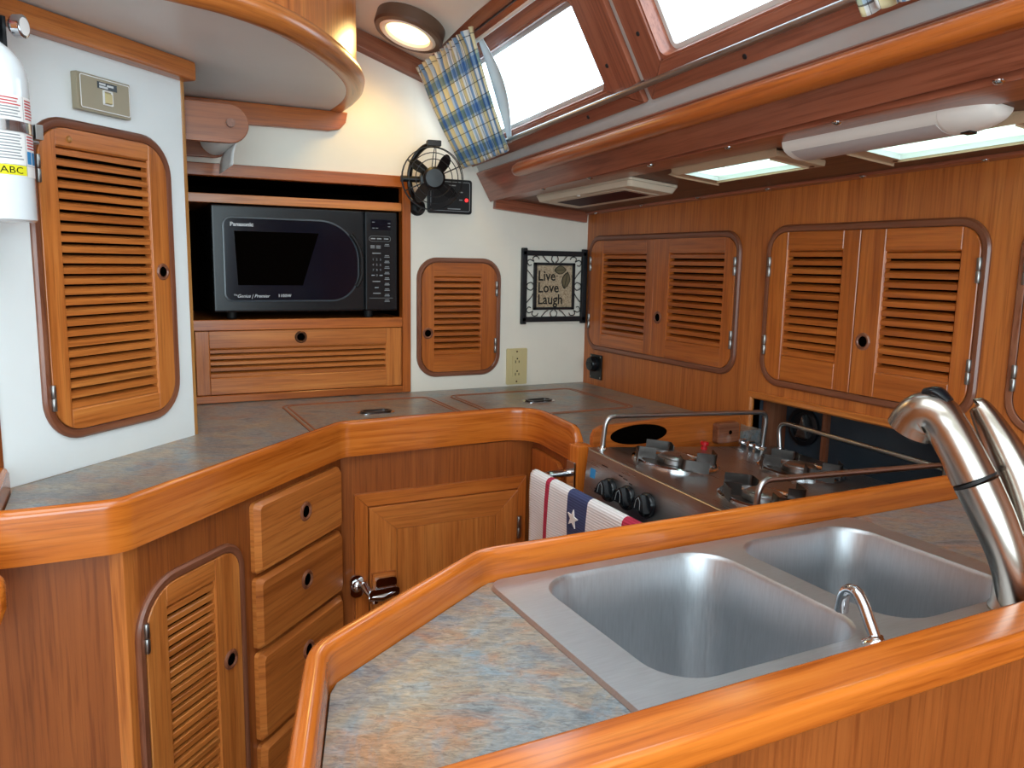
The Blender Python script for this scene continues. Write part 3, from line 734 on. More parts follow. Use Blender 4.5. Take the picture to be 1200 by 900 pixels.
SK = thing('double_sink', 'stainless steel double sink set in the foreground worktop', 'sink', (.70, .645, .9205))
bowls = [(.437, .704, .528, .797), (.738, .968, .528, .797)]
b = MB(); b.round_holes(FZ, .386, 1.004, .476, .817, bowls, .9250, .052)
rim = rrect(.386, 1.004, .476, .817, .022, 7)
l0 = [b.vert(FZ, (p[0], p[1], .9250)) for p in rim]; rim2 = rrect(.3835, 1.0065, .4735, .8195, .0245, 7)
l1 = [b.vert(FZ, (p[0], p[1], .9205)) for p in rim2]; b.loft([l0, l1]); bmesh.ops.remove_doubles(b.bm, verts=b.bm.verts[:], dist=.00001)
rm = b.build('rim', 'sink', SK, sharp=60)
for h in bowls:
    b = MB(); loops = []
    for (ins, z, r) in ((-.0005, .9251, .0525), (.0015, .9238, .051), (.0040, .919, .050), (.007, .86, .049), (.012, .735, .047), (.017, .718, .045), (.028, .708, .041), (.046, .705, .034)):
        loops.append([b.vert(FZ, (p[0], p[1], z), (z, p[0], p[1])) for p in rrect(h[0]+ins, h[1]-ins, h[2]+ins, h[3]-ins, r, 8)])
    b.loft(loops, True, False, True); bw = b.build('bowl', 'sink', SK, sharp=60)
    b = MB(); c = FZ @ Matrix.Translation(((h[0]+h[1])/2, (h[2]+h[3])/2, .705)); b.lathe(c, [(.042, .0006), (.040, .002), (.034, .0022), (.030, .0008), (0, .0008)], 28); dn = b.build('drain', 'chrome', bw)
    b = MB(); b.lathe(c, [(.024, .001), (.022, .004), (.004, .004), (.004, .012), (0, .012)], 20); b.build('strainer', 'gmetal', bw)

FA_ = thing('kitchen_faucet', 'brushed nickel pull-out faucet with lever standing behind the foreground rail', 'faucet', (.89, .497, .925))
def rtube(b, P, R, seg=20, n=6, flat=None):
    pts = catmull(P, n); rr = []
    for i in range(len(P)-1):
        for k in range(n): rr.append(R[i]+(R[i+1]-R[i])*k/n)
    rr.append(R[-1]); b.tube(pts, rr, seg, flat=flat)
b = MB(); b.lathe(FZ @ Matrix.Translation((.892, .497, .925)), [(.0, 0), (.030, 0), (.030, .004), (.0275, .008), (.0275, .045), (.0265, .046), (.0265, .048), (.0275, .050), (.027, .066), (.022, .082), (.012, .092), (0, .095)], 28); b.build('body', 'nickel', FA_)
b = MB(); rtube(b, [(.884, .494, .932), (.866, .496, .985), (.8545, .511, 1.030), (.8455, .530, 1.0695)], [.018, .0205, .0225, .0238]); b.build('spout', 'nickel', FA_)
b = MB(); rtube(b, [(.8452, .5307, 1.0705), (.8444, .5325, 1.0735)], [.0232, .0232]); b.build('joint_ring', 'rubber', FA_)
b = MB(); rtube(b, [(.8443, .5327, 1.074), (.8390, .548, 1.102), (.8340, .563, 1.126), (.8310, .574, 1.138), (.8290, .585, 1.1385), (.8280, .5955, 1.130), (.8275, .602, 1.117)], [.0236, .0228, .0226, .0242, .0262, .0272, .0278]); wd = b.build('spray_head', 'nickel', FA_)
b = MB(); rtube(b, [(.8275, .6022, 1.1165), (.8274, .6034, 1.1143)], [.024, .023]); b.build('nozzle', 'rubber', wd)
b = MB(); rtube(b, [(.8325, .562, 1.1560), (.8300, .575, 1.1645), (.8285, .589, 1.1630)], [.008, .0125, .009], 14, 4, .55); b.build('spray_button', 'blackg', wd)
b = MB(); rtube(b, [(.910, .499, .985), (.914, .507, 1.020), (.909, .522, 1.065), (.896, .541, 1.110), (.886, .560, 1.145), (.884, .563, 1.149)], [.0290, .0285, .0250, .0190, .0120, .007], 18, 6); b.build('lever', 'nickel', FA_)

TP_ = thing('drinking_water_tap', 'small chrome hooked tap between the two sink bowls', 'tap', (.672, .505, .925))
b = MB(); b.lathe(FZ @ Matrix.Translation((.672, .505, .925)), [(.014, 0), (.014, .004), (.008, .008), (.006, .012)], 18); b.build('base', 'chrome', TP_)
b = MB(); rtube(b, [(.672, .505, .93), (.676, .518, .945), (.680, .530, .958), (.682, .541, .9665), (.684, .552, .9650), (.685, .559, .956), (.6855, .561, .938)], [.0062]*5+[.0066, .0075], 14); b.build('spout', 'chrome', TP_)

# ------------------------------------------------------------------ stove
ST = thing('gimballed_stove', 'stainless steel three-burner stove tilted in its well by the orange wall', 'stove', Pt(FS, .22, .25, -.45))
b = MB(); b.box(FS, 0, .455, .001, .515, -.43, -.0015); b.build('body', 'steel', ST, bevel=.003)
b = MB(); b.box(FS, -.002, .457, -.0035, .520, -.0012, .0012); b.build('hob_plate', 'steel', ST, bevel=.0011, seg=2)
FP = lambda u, wz: FR(Pt(FS, u, -.001, wz), FS.col[0][:3], FS.col[2][:3], -Vector(FS.col[1][:3]))
b = MB(); b.prism(FP(0, 0), [(0, -.104), (.455, -.104), (.455, -.0015), (0, -.0015)], 0, .003); fp = b.build('control_panel', 'steel', ST, bevel=.001, seg=1)
b = MB(); b.prism(FP(0, 0), [(0, -.42), (.455, -.42), (.455, -.110), (0, -.110)], 0, .012); od = b.build('oven_door', 'steel', ST, bevel=.004)
b = MB(); b.prism(FP(0, 0), [(.06, -.36), (.40, -.36), (.40, -.20), (.06, -.20)], .012, .0125); b.build('oven_window', 'navy', od)
for k, (u, wz) in enumerate([(.093, -.060), (.153, -.057), (.214, -.052)]):
    b = MB(); Fk = FP(u, wz); b.lathe(Fk, [(.0235, .003), (.0235, .008), (.021, .013), (.0, .014)], 26); b.prism(Fk, [(-.021, -.009), (.021, -.009), (.010, .012), (0, .021), (-.010, .012)], .012, .027); kn = b.build('knob', 'blackg', fp, bevel=.0022)
    b = MB(); b.sweep(Fk, [(-.008, -.006), (-.006, .009), (0, .0155), (.006, .009), (.008, -.006)], [(.0005, .0269), (.0005, .0275), (-.0005, .0275), (-.0005, .0269)]); b.build('pointer', 'dimink', kn)
b = MB(); b.box(FP(0, 0), .018, .036, -.055, -.036, .0028, .0034); b.build('maker_plate', 'blueink', fp)
b = MB()
for (u, v, l) in ((.055, -.020, .020), (.115, -.024, .012), (.130, -.026, .014), (.150, -.030, .010), (.040, -.072, .022), (.040, -.079, .020), (.240, -.085, .05)): dash(b, FP(0, 0), u, v, .0032, l, .002)
b.build('legend', 'iron', fp)
def burner(u, v, R, a0):
    F = sub(FS, u, v, .0012)
    b = MB(); b.lathe(F, [(R, 0), (R, .004), (R-.004, .0065), (R-.009, .005), (R-.011, .001), (R-.016, .0035), (R-.021, .001)], 40, cap=False); br = b.build('burner', 'chrome', ST)
    b = MB(); b.lathe(F, [(R-.012, .0006), (R-.03, -.0008+.0012), (0, .0004)], 30); b.build('drip_well', 'gmetal', br)
    b = MB(); b.lathe(F, [(.036, .0012), (.036, .010), (.030, .012), (.030, .014), (.024, .0175), (.008, .0175), (0, .016)], 28); b.build('burner_cap', 'steel', br)
    for k in range(4):
        a = a0+k*PI/2; c, s_ = math.cos(a), math.sin(a); e = R-.006
        path = [(c*.040, s_*.040), (c*e, s_*e), (c*e-s_*.050, s_*e+c*.050)]
        path = [(p.x, p.y) for p in fillet([(x, y, 0) for x, y in path], .008, 4)]
        b = MB(); b.sweep(F, path, [(.0008, .003), (.0008, .025), (-.0008, .025), (-.0008, .003)]); b.build('trivet_fin', 'gmetal', br)
burner(.124, .120, .086, 1.05); burner(.205, .375, .086, .9); burner(.365, .118, .078, 1.1)
def guard(P, r=.0052):
    b = MB(); b.tube(fillet(P, .024, 6), r, 12, F=FS); g = b.build('guard_rail', 'steel', ST)
    for q in (P[0], P[-1]):
        b = MB(); b.lathe(sub(FS, q[0], q[1], .0012), [(.011, 0), (.010, .003), (.006, .004), (.006, .006)], 14); b.build('foot', 'chrome', g)
guard([(.008, .024, 0), (.008, .024, .068), (.008, .462, .084), (.008, .462, 0)])
guard([(.030, .497, 0), (.012, .497, .064), (.440, .497, .066), (.440, .497, 0)])
guard([(.446, .020, 0), (.446, .020, .062), (.446, .470, .080), (.446, .470, 0)])
b = MB(); b.lathe(sub(FS, .022, .279, .001), [(.007, 0), (.007, .006), (.005, .006), (.005, .009), (.0095, .010), (.0095, .017), (0, .018)], 16); b.build('igniter_button', 'redpl', ST)
b = MB(); b.tube([Pt(FS, .0, .405, .012), Pt(FS, .075, .405, .012)], .0045, 10)
for u in (.005, .03, .05): b.box(FS, u-.004, u+.004, .396, .414, .0012, .020)
b.build('lid_hinge', 'chrome', ST, bevel=.001)

FBB = FR((0, 1.388, 0), (1, 0, 0), (0, 0, 1), (0, -1, 0))
BB = thing('splash_board', 'wooden board with hand hole between stove and worktop', 'board', (1.08, 1.38, .78))
b = MB(); P = [(.888, .79), (1.292, .79), (1.292, .950), (1.283, .968), (1.265, .974), (.912, .966), (.895, .958), (.888, .944)]; b.prism(FBB, P, 0, .014); b.build('panel', 'teak2', BB, bevel=.003)
b = MB(); b.prism(FBB, [(1.005+.074*math.cos(2*PI*k/32), .941+.0215*math.sin(2*PI*k/32)) for k in range(32)], .0135, .0146); b.build('hand_hole_shade', 'hole', BB)  # dark oval plate painted as the shaded opening, the board itself is uncut
b = MB(); b.prism(FBB, rrect(1.207, 1.270, .905, .952, .007), .014, .034); tb = b.build('turn_block', 'dark', BB, bevel=.004)
b = MB(); b.lathe(sub(FBB, 1.243, .930, .034), [(.005, .0002), (0, .0004)], 12); b.build('screw_hole', 'hole', tb)

# recess behind the stove
b = MB()
b.box(FW, .765, 1.352, .30, 1.0, -.110, -.100); b.box(FW, .765, .775, .30, 1.0, -.1, -.0205); b.box(FW, 1.338, 1.352, .30, 1.0, -.1, -.0205)
b.box(FW, .775, 1.338, .99, 1.0, -.1, -.0205); b.box(FW, .775, 1.338, .30, .31, -.1, -.0205)
rc = struct('wall_recess', b, 'bluepl', 'blue-black panelled recess in the orange wall behind the stove', 'wall')
b = MB(); b.box(FW, .905, .921, .31, .99, -.0995, -.088, 'v'); b.box(FW, .775, .786, .31, .99, -.0995, -.030, 'v'); b.build('batten', 'dark', rc, bevel=.002)
b = MB(); pr = [(0, .0003), (0, .006), (-.004, .010), (-.012, .010), (-.016, .006), (-.016, -.02), (-.012, -.02)]
b.sweep(FW, [(.759, .30), (1.354, .30), (1.354, 1.006), (.759, 1.006)], pr, True); b.build('edge_trim', 'teak', rc)
gv = thing('gas_valve', 'round dark fitting with a metal triangle inside the stove recess', 'valve', Pt(FW, .845, .90, -.095))
b = MB(); b.lathe(sub(FW, .845, .925, -.0995), [(.0, 0), (.045, 0), (.045, .008), (.036, .012), (.034, .006), (0, .006)], 28); b.build('plate', 'iron', gv)
b = MB(); b.prism(sub(FW, .845, .925, -.0995), [(-.016, -.026), (.018, -.026), (.002, .030)], .0061, .014); b.build('handle', 'steel', gv, bevel=.002)

# towel bar and towel
TB = thing('towel_bar', 'chrome bar in front of the stove, from post to sink cabinet', 'rail', (.80, 1.15, .85))
b = MB(); b.tube(fillet([(.846, 1.392, .868), (.775, 1.400, .866), (.775, .842, .862)], [0, .028, 0], 7), .0085, 14); b.build('bar', 'chrome', TB)
b = MB(); b.prism(FR((.8475, 1.389, .862), (0, -1, 0), (0, 0, 1), (-1, 0, 0)), rrect(-.013, .017, -.032, .032, .004), 0, .0045); b.build('bracket', 'chrome', TB, bevel=.001)
b = MB(); b.lathe(FR((.775, .8405, .862), (1, 0, 0), (0, 0, 1), (0, -1, 0)) @ Matrix.Rotation(PI, 4, 'X'), [(.02, 0), (.02, .004), (.010, .006)], 18); b.build('end_flange', 'chrome', TB)
TWY0, TWL = 1.414, .40
def towel_pt(a, t):
    y = TWY0-a*TWL; r = .0112; zc_ = .8655-(TWY0-y)*.007; s = t*.56
    wv = .003*math.sin(a*19+.6)*min(1, abs(s-.26)*8)
    if s < .262: return (.775+r+wv*.6+.002, y, zc_-(.262-s))
    q = s-.262; L_ = PI*r
    if q < L_: th = q/r; return (.775+r*math.cos(th), y, zc_+r*math.sin(th))
    return (.775-r-.002*min(1, (q-L_)*30)+wv*min(1, (q-L_)*12), y+.004*(q-L_)*math.sin(a*3), zc_-(q-L_))
tw = MB(); tw.grid(towel_pt, 60, 90, lambda a, t: (a*TWL, t*.56, 0))
to = tag(tw.build('dish_towel', 'towel', sharp=80, thick=.0022), 'white dish towel with red stripe and starred blue band hanging in front of the stove', 'towel')
FT = FR((.7595, 1.236, .826), (0, -1, 0), (0, 0, 1), (-1, 0, 0))
b = MB(); b.prism(FT, [((.019 if k % 2 == 0 else .0078)*math.sin(k*PI/5+.15), (.019 if k % 2 == 0 else .0078)*math.cos(k*PI/5+.15)) for k in range(10)], -.001, .0012); b.build('star', 'paper', to)

# ------------------------------------------------------------------ overhead locker with curved front
OL = thing('overhead_locker', 'curved teak overhead locker with a white underside at the top left', 'locker', (.1, 1.9, 1.69))
arc = [(p.x, p.y) for p in catmull([(-.45, 1.365, 0), (-.22, 1.365, 0), (-.03, 1.375, 0), (.104, 1.405, 0), (.200, 1.440, 0), (.298, 1.515, 0), (.397, 1.645, 0), (.476, 1.784, 0), (.524, 1.906, 0), (.551, 2.045, 0), (.556, 2.198, 0)], 6)]
b = MB(); b.prism(FZ, arc + [(-.45, 2.198)], 1.6915, 1.700); b.build('underside', 'white', OL)
b = MB(); b.sweep(FZ, arc, [(-.004, 1.6905), (.012, 1.686), (.026, 1.689), (.036, 1.699), (.039, 1.712), (.034, 1.724), (.024, 1.729), (-.004, 1.729)]); b.build('bullnose', 'teak', OL, sharp=60)
b = MB(); b.new_off(); L = []
dist = 0; pv = None
for i, (x, y) in enumerate(arc):
    a = Vector(arc[max(0, i-1)]); c = Vector(arc[min(len(arc)-1, i+1)]); dd = (c-a).normalized(); nx, ny = dd.y, -dd.x
    if pv: dist += math.hypot(x-pv[0], y-pv[1])
    pv = (x, y); row = []
    for (o_, z) in ((.020, 1.728), (.020, ceil_z(x+nx*.02, y+ny*.02)-.002), (.006, ceil_z(x+nx*.006, y+ny*.006)-.002), (.006, 1.728)):
        row.append(b.vert(FZ, (x+nx*o_, y+ny*o_, z), (z, dist, o_)))
    L.append(row)
b.loft(L, True, True, True); b.build('curved_front', 'teak', OL, sharp=60)
b = MB(); b.prism(FB, [(.192, 1.634), (.545, 1.638), (.575, 1.644), (.592, 1.662), (.598, 1.690), (.192, 1.690)], .0005, .022); b.build('wall_cleat', 'teak2', OL, bevel=.004)

# ------------------------------------------------------------------ paper towel holder under it
PH = thing('paper_towel_holder', 'pair of rounded teak brackets holding a paper towel roll below the overhead locker', 'holder', (.21, 1.98, 1.545))
FX = lambda y: FR((0, y, 0), (1, 0, 0), (0, 0, 1), (0, -1, 0))
def bracket(y, x0):
    P = [(x0, 1.543), (.250, 1.543)] + [(.250+.041*math.cos(-PI/2+PI*k/14), 1.584+.041*math.sin(-PI/2+PI*k/14)) for k in range(1, 14)] + [(.250, 1.625), (x0, 1.625)]
    b = MB(); b.prism(FX(y), P, -.018, 0); return b.build('bracket', 'base', PH, bevel=.003)
bracket(1.850, .158); bracket(2.135, .186)
b = MB(); b.tube([(.252, 1.838, 1.584), (.252, 2.150, 1.584)], .009, 14); b.build('dowel', 'dark', PH)
RL = thing('paper_towel_roll', 'nearly used white paper towel roll hanging between the teak brackets', 'paper towel', (.252, 2.0, 1.545))
b = MB(); Fr = FR((.252, 1.872, 1.582), (1, 0, 0), (0, 0, -1), (0, 1, 0)); b.lathe(Fr, [(.020, 0), (.036, 0), (.036, .24), (.020, .24), (.020, 0)], 28, cap=False); b.build('roll', 'paper', RL)
b = MB(); b.grid(lambda a, t: (.2885-.030*t-.008*math.sin(t*PI), 1.873+.238*a, 1.586-.085*t), 4, 10); b.build('loose_sheet', 'paper', RL, thick=.0006)

# ------------------------------------------------------------------ round ceiling lamp
cn = Vector((-.311, -.066, -.948)).normalized(); lc = Vector((.714, 2.003, ceil_z(.714, 2.003)-.001)); cx = Vector((1, 0, 0)); cx = (cx-cn*cx.dot(cn)).normalized()
FL = FR(lc, cx, cn.cross(cx), cn)
CL = thing('ceiling_lamp', 'lit round ceiling lamp with a brown rim by the window', 'lamp', tuple(lc))
b = MB(); b.lathe(FL, [(.088, 0), (.088, .028), (.084, .034), (.073, .036), (.073, 0)], 48, cap=False); b.build('rim', 'bezel', CL, sharp=30)
b = MB(); b.lathe(FL, [(.0725, .034), (.066, .0375), (.058, .034), (.056, .026)], 48, cap=False); b.build('inner_ring', 'cream', CL)
b = MB(); b.lathe(FL, [(.057, .027), (.04, .031), (0, .033)], 40); b.build('lens', 'lit', CL)
ld = bpy.data.lights.new('ceiling_lamp_glow', 'SPOT'); ld.energy = 3.8; ld.color = (1, .66, .22); ld.shadow_soft_size = .05; ld.spot_size = math.radians(165); ld.spot_blend = .6
lo_ = bpy.data.objects.new('ceiling_lamp_glow', ld); COL.objects.link(lo_); lo_.location = lc+cn*.042; lo_.rotation_euler = cn.to_track_quat('-Z', 'Y').to_euler()

# ------------------------------------------------------------------ curtains, rods, grab rail
def curtain(name, label, u0t, u1t, u0b, u1b, vt, vb, folds):
    def fn(a, t):
        ut = u0t+(u1t-u0t)*a; ub = u0b+(u1b-u0b)*a; s = t*t*(3-2*t)
        u = ut+(ub-ut)*t + .012*math.sin(PI*t)*a; v = vt+(vb-vt)*t
        amp = .0105*(1-.25*math.sin(PI*t)); ww = .060+amp*math.sin(a*folds*2*PI+1.1*math.sin(a*9)) + .010*math.sin(PI*t)
        if t < .10: ww += .006*math.sin(a*folds*4*PI)*(1-t/.10); v += .004*math.sin(a*folds*2*PI+1)*(1-t/.1)
        if t > .94: v += .003*math.sin(a*folds*2*PI+2)
        return FK @ Vector((u, v, ww))
    b = MB(); b.grid(fn, 150, 44, lambda a, t: (a*1.55, t*.315, 0)); c = tag(b.build(name, 'plaid', sharp=80, thick=.0012), label, 'curtain')
    return c
c1 = curtain('curtain', 'blue and cream plaid curtain gathered at the left of the window near the fan', .085, .440, .058, .342, .290, .004, 13)
b = MB(); b.grid(lambda a, t: FK @ Vector((.405-.085*t+a*(.012+.055*math.sin(PI*min(1, t*.95+.04))), .262-.245*t, .034+.004*math.sin(a*7))), 6, 20); b.build('lining', 'lining', c1, thick=.001)
curtain('curtain', 'corner of a plaid curtain at the top edge of the photo above the grab rail', 1.440, 1.66, 1.432, 1.66, .290, .004, 8)
def rod(label, v, r, mat):
    T = thing('curtain_rod', label, 'rod', Pt(FK, .9, v, .04))
    b = MB(); b.tube([(.012, v, .040), (1.75, v, .040)], r, 12, F=FK); b.build('rod', mat, T)
    for u in (.020, .885, 1.742):
        b = MB(); b.box(FK, u-.006, u+.006, v-.006, v+.006, .0142 if u != .885 else .0005, .036); b.build('bracket', mat, T)
rod('brushed metal curtain rod along the bottom of the cabin windows', .0245, .0062, 'steel'); rod('pale curtain rod along the top of the cabin windows', .262, .0045, 'wplas')
GR = thing('grab_rail', 'long round wooden grab rail on the fascia below the windows', 'grab rail', Pt(FK, 1.0, -.05, .04))
b = MB(); P = [(.302, -.052, .040), (.310, -.052, .042), (.33, -.052, .043), (2.05, -.056, .043)]; b.tube(P, [.010, .015, .0185, .0185], 20, F=FK); b.build('rail', 'teak2', GR)
for k in range(6):
    u = .335+.345*k; b = MB()
    b.prism(FR(Pt(FK, u, -.058, .012), FK.col[0][:3], FK.col[2][:3], -Vector(FK.col[1][:3])), [(-.060, 0), (.060, 0), (.048, .012), (.040, .026), (-.040, .026), (-.048, .012)], -.014, .014)
    b.build('foot', 'beam', GR, bevel=.004)

# ------------------------------------------------------------------ lights and deck prisms under the side deck
VL = thing('strip_lamp', 'beige box lamp with a dark red lens under the side deck above the plaque', 'lamp', Pt(FU, .41, .22, .02))
b = MB(); a0, a1, c0, c1 = .185, .640, .150, .292
b.prism(FU, rrect(a0, a1, c0, c1, .008, 3), .0005, .008); b.prism(FU, rrect(a0, a1, c0, c1, .012, 3), .008, .021, 'u', rrect(a0+.008, a1-.008, c0+.006, c1-.006, .010, 3)); hs = b.build('housing', 'beige', VL, bevel=.003)
b = MB(); b.prism(FU, rrect(.235, .590, .168, .274, .004, 3), .021, .0225); b.build('lens_frame', 'beige', VL, bevel=.001)
b = MB(); b.prism(FU, rrect(.252, .573, .184, .258, .002, 3), .0225, .0232); b.build('lens', 'redlens', VL)
for u in (.40,):
    b = MB(); b.lathe(sub(FU, u, .281, .021), [(.005, 0), (.004, .002), (0, .003)], 12); b.build('switch', 'wplas', VL)
def prism_light(hole, out, label):
    T = thing('deck_prism', label, 'deck light', Pt(FU, (out[0]+out[1])/2, (out[2]+out[3])/2, .01))
    b = MB(); b.plate(FU, *out, .0005, .013, [hole]); f = b.build('frame', 'tanw', T, bevel=.004)
    for (u, v) in ((out[0]+.018, out[2]+.016), (out[1]-.018, out[2]+.016), ((out[0]+out[1])/2, out[3]-.012), ((out[0]+out[1])/2, out[2]+.012)):
        b = MB(); b.lathe(sub(FU, u, v, .013), [(.005, 0), (.004, .001), (0, .0015)], 10); b.build('screw', 'brass', f)
    u0, u1, v0, v1 = hole; b = MB(); b.box(FU, u0, u1, v0, v1, .000, .004); b.build('lens', 'prism', T)
    b = MB(); b.sweep(FU, [(u0, v0), (u1, v0), (u1, v1), (u0, v1)], [(.0, .004), (.0, .0128), (-.0012, .0128), (-.0012, .004)], True); b.build('lens_edge', 'white', T)
prism_light(PR1, (.785, 1.085, .157, .288), 'deck prism with a tan frame glowing with daylight, beside the box lamp')
prism_light(PR2, (1.19, 1.51, .106, .236), 'deck prism glowing with daylight, half hidden behind the tube lamp')
TL = thing('tube_lamp', 'long white tube lamp with a rounded end cap under the side deck', 'lamp', Pt(FU, 1.32, .29, .02))
def oval(v0, v1, h, n=10): return [(v0, .0006)] + [((v0+v1)/2-(v1-v0)/2*math.cos(PI*k/n), .006+h*math.sin(PI*k/n)) for k in range(n+1)] + [(v1, .0006)]
b = MB(); b.prism_u(FU, oval(.238, .322, .022), 1.135, 1.425); b.build('housing', 'wplas', TL, bevel=.001, sharp=50)
b = MB(); ar = [(.28-.0428*math.cos(t), .006+.0228*math.sin(t)) for t in (math.radians(50+9*k) for k in range(11))]; b.prism_u(FU, ar + [(.28-.040*math.cos(t), .006+.020*math.sin(t)) for t in (math.radians(140-9*k) for k in range(11))], 1.150, 1.420)
b.build('diffuser', 'diff', TL, sharp=50)
b = MB(); Ls = []
for k in range(9):
    t = k/8; sc = math.sqrt(max(0, 1-(t*.97)**2)); b.off = Vector((0, 0, 0))
    Ls.append([b.vert(FU, (1.4255+.07*t, .280+(q[0]-.280)*(.35+.65*sc), .0006+(q[1]-.0006)*1.06*(.25+.75*sc))) for q in oval(.238, .322, .022)])
b.loft(Ls, True, True, True); ec = b.build('end_cap', 'wplas', TL, sharp=60)
b = MB(); b.box(FU, 1.438, 1.452, .266, .282, .027, .0305); b.build('switch', 'black', ec)

# ------------------------------------------------------------------ things on the back wall
PF = thing('wall_plaque', 'stone plaque reading Live Love Laugh in a black wire frame on the cream wall', 'plaque', (1.25, 2.19, 1.118))
b = MB(); wv = (.004, .016)
for x in (1.1365, 1.3525): b.box(FB, x-.001, x+.017, 1.113, 1.347, *wv, 'v')
for z in (1.1215, 1.3255): b.box(FB, 1.1365, 1.3675, z-.002, z+.014, *wv)
fr_ = b.build('outer_frame', 'iron', PF, bevel=.003)
b = MB()
for x in (1.1795, 1.3165): b.box(FB, x, x+.009, 1.157, 1.303, .005, .014, 'v')
for z in (1.157, 1.295): b.box(FB, 1.1795, 1.3255, z, z+.008, .005, .014)
b.build('inner_frame', 'iron', PF, bevel=.001)
b = MB(); b.box(FB, 1.188, 1.317, 1.165, 1.295, .004, .010); pl = b.build('stone', 'tile', PF, bevel=.001)
for t_, v, sz in (('Live', 1.2480, .044), ('Love', 1.2115, .044), ('Laugh', 1.1750, .044)):
    b = MB(); b.text(sub(FB, 1.1935, v, .0101), t_, sz, .0003, sx=.88, bold=.0007); b.build('lettering', 'bink', pl)
b = MB(); b.lathe(sub(FB, 1.262, 1.262, .0101), [(.0022, 0), (0, .0006)], 8); b.build('lettering', 'bink', pl)
def leafm(u, v, L, W, ang):
    F = sub(FB, u, v, .0101, ang); n = 12
    top = [(-L+2*L*k/n, W*math.sin(PI*k/n)**.8) for k in range(n+1)]; bot = [(p[0], -p[1]) for p in top[-2:0:-1]]
    b = MB(); b.prism(F, top+bot, 0, .002); q = b.build('leaf', 'leaf', pl)
    b = MB(); b.sweep(F, top+bot, [(.0008, .0), (.0008, .0028), (-.0008, .0028), (-.0008, .0)], True); b.box(F, -L, L, -.0006, .0006, .002, .0026); b.build('leaf_outline', 'bink', q)
leafm(1.272, 1.281, .0205, .0125, .05); leafm(1.293, 1.249, .026, .0135, 1.35)
def wire(P, n=5): b = MB(); b.tube([Pt(FB, p[0], p[1], .010) for p in (catmull([(q[0], q[1], 0) for q in P], n))], .0014, 6); b.build('wire_scroll', 'iron', PF)
cxp, czp = 1.2525, 1.230
for sx in (-1, 1):
    for sz in (-1, 1):
        m = lambda x, z: (cxp+sx*x, czp+sz*z)
        wire([m(.004, .074), m(.012, .082), m(.008, .094), m(.0, .0955)]); wire([m(.020, .0745), m(.030, .080), m(.044, .094)])
        wire([m(.056, .083), m(.060, .090), m(.070, .092), m(.078, .086), m(.074, .076)]); wire([m(.074, .076), m(.088, .082), m(.097, .074), m(.090, .064), m(.082, .066)])
        wire([m(.0735, .004), m(.082, .012), m(.094, .008), m(.0985, .0)]); wire([m(.074, .022), m(.082, .034), m(.097, .050)])

OP = thing('power_outlet', 'ivory double wall outlet on the cream wall above the worktop', 'outlet', (1.128, 2.19, .926))
b = MB(); b.prism(FB, rrect(1.0925, 1.164, .925, 1.038, .004, 3), .0004, .006); pt_ = b.build('plate', 'ivory', OP, bevel=.002)
b = MB(); b.prism(FB, rrect(1.1115, 1.145, .948, 1.015, .002, 3), .006, .0085); rcp = b.build('receptacle', 'ivory', OP, bevel=.0008)
b = MB(); b.box(FB, 1.1205, 1.1365, .977, .986, .0085, .0098); b.build('test_button', 'ivory', rcp)
for z in (.9605, .9995):
    for (du, dv, hw, hh) in ((-.006, -.003, .0012, .0042), (.006, -.003, .0012, .0035), (0, .0065, .0022, .0022)):
        b = MB(); b.box(FB, 1.128+du-hw, 1.128+du+hw, z+dv-hh, z+dv+hh, .0084, .0088); b.build('slot', 'hole', rcp)
for z in (.934, 1.028):
    b = MB(); b.lathe(sub(FB, 1.128, z, .006), [(.003, 0), (.002, .001), (0, .0012)], 10); b.build('screw', 'brass', pt_)

SKT = thing('socket_panel', 'small black socket with a round cap on the orange wall by the corner', 'socket', Pt(FW, .077, .98))
b = MB(); b.box(FW, .045, .112, .940, 1.018, .0004, .005); sp = b.build('plate', 'black', SKT, bevel=.0015)
b = MB(); b.lathe(sub(FW, .073, .988, .005), [(.024, 0), (.024, .012), (.020, .020), (0, .022)], 24); b.prism(sub(FW, .073, .988, .02), rrect(-.016, .016, -.005, .005, .003, 3), 0, .008); b.build('cap', 'blackg', SKT, bevel=.001)
for (u, v) in ((.051, 1.012), (.106, 1.012), (.051, .946), (.106, .946)):
    b = MB(); b.lathe(sub(FW, u, v, .005), [(.0032, 0), (.0022, .001), (0, .0013)], 10); b.build('screw', 'hinge', sp)

SW = thing('switch_panel', 'black control panel with a red light on the wall behind the fan', 'panel', (.90, 2.19, 1.44))
b = MB(); b.prism(FB, rrect(.830, .967, 1.438, 1.536, .008, 4), .0004, .012); sp = b.build('plate', 'black', SW, bevel=.003)
b = MB(); b.sweep(FB, rrect(.838, .959, 1.446, 1.528, .004, 3), [(.0008, .0115), (.0008, .0125), (-.0008, .0125), (-.0008, .0115)], True); b.build('border_line', 'dimink', sp)
b = MB(); b.lathe(sub(FB, .949, 1.478, .012), [(.0052, 0), (.0045, .003), (0, .004)], 14); b.build('indicator_light', 'led', sp)
for (u, v, l) in ((.885, 1.518, .03), (.925, 1.500, .012), (.926, 1.478, .01), (.89, 1.452, .04)):
    b = MB(); dash(b, FB, u, v, .0122, l, .003); b.build('legend', 'dimink', sp)

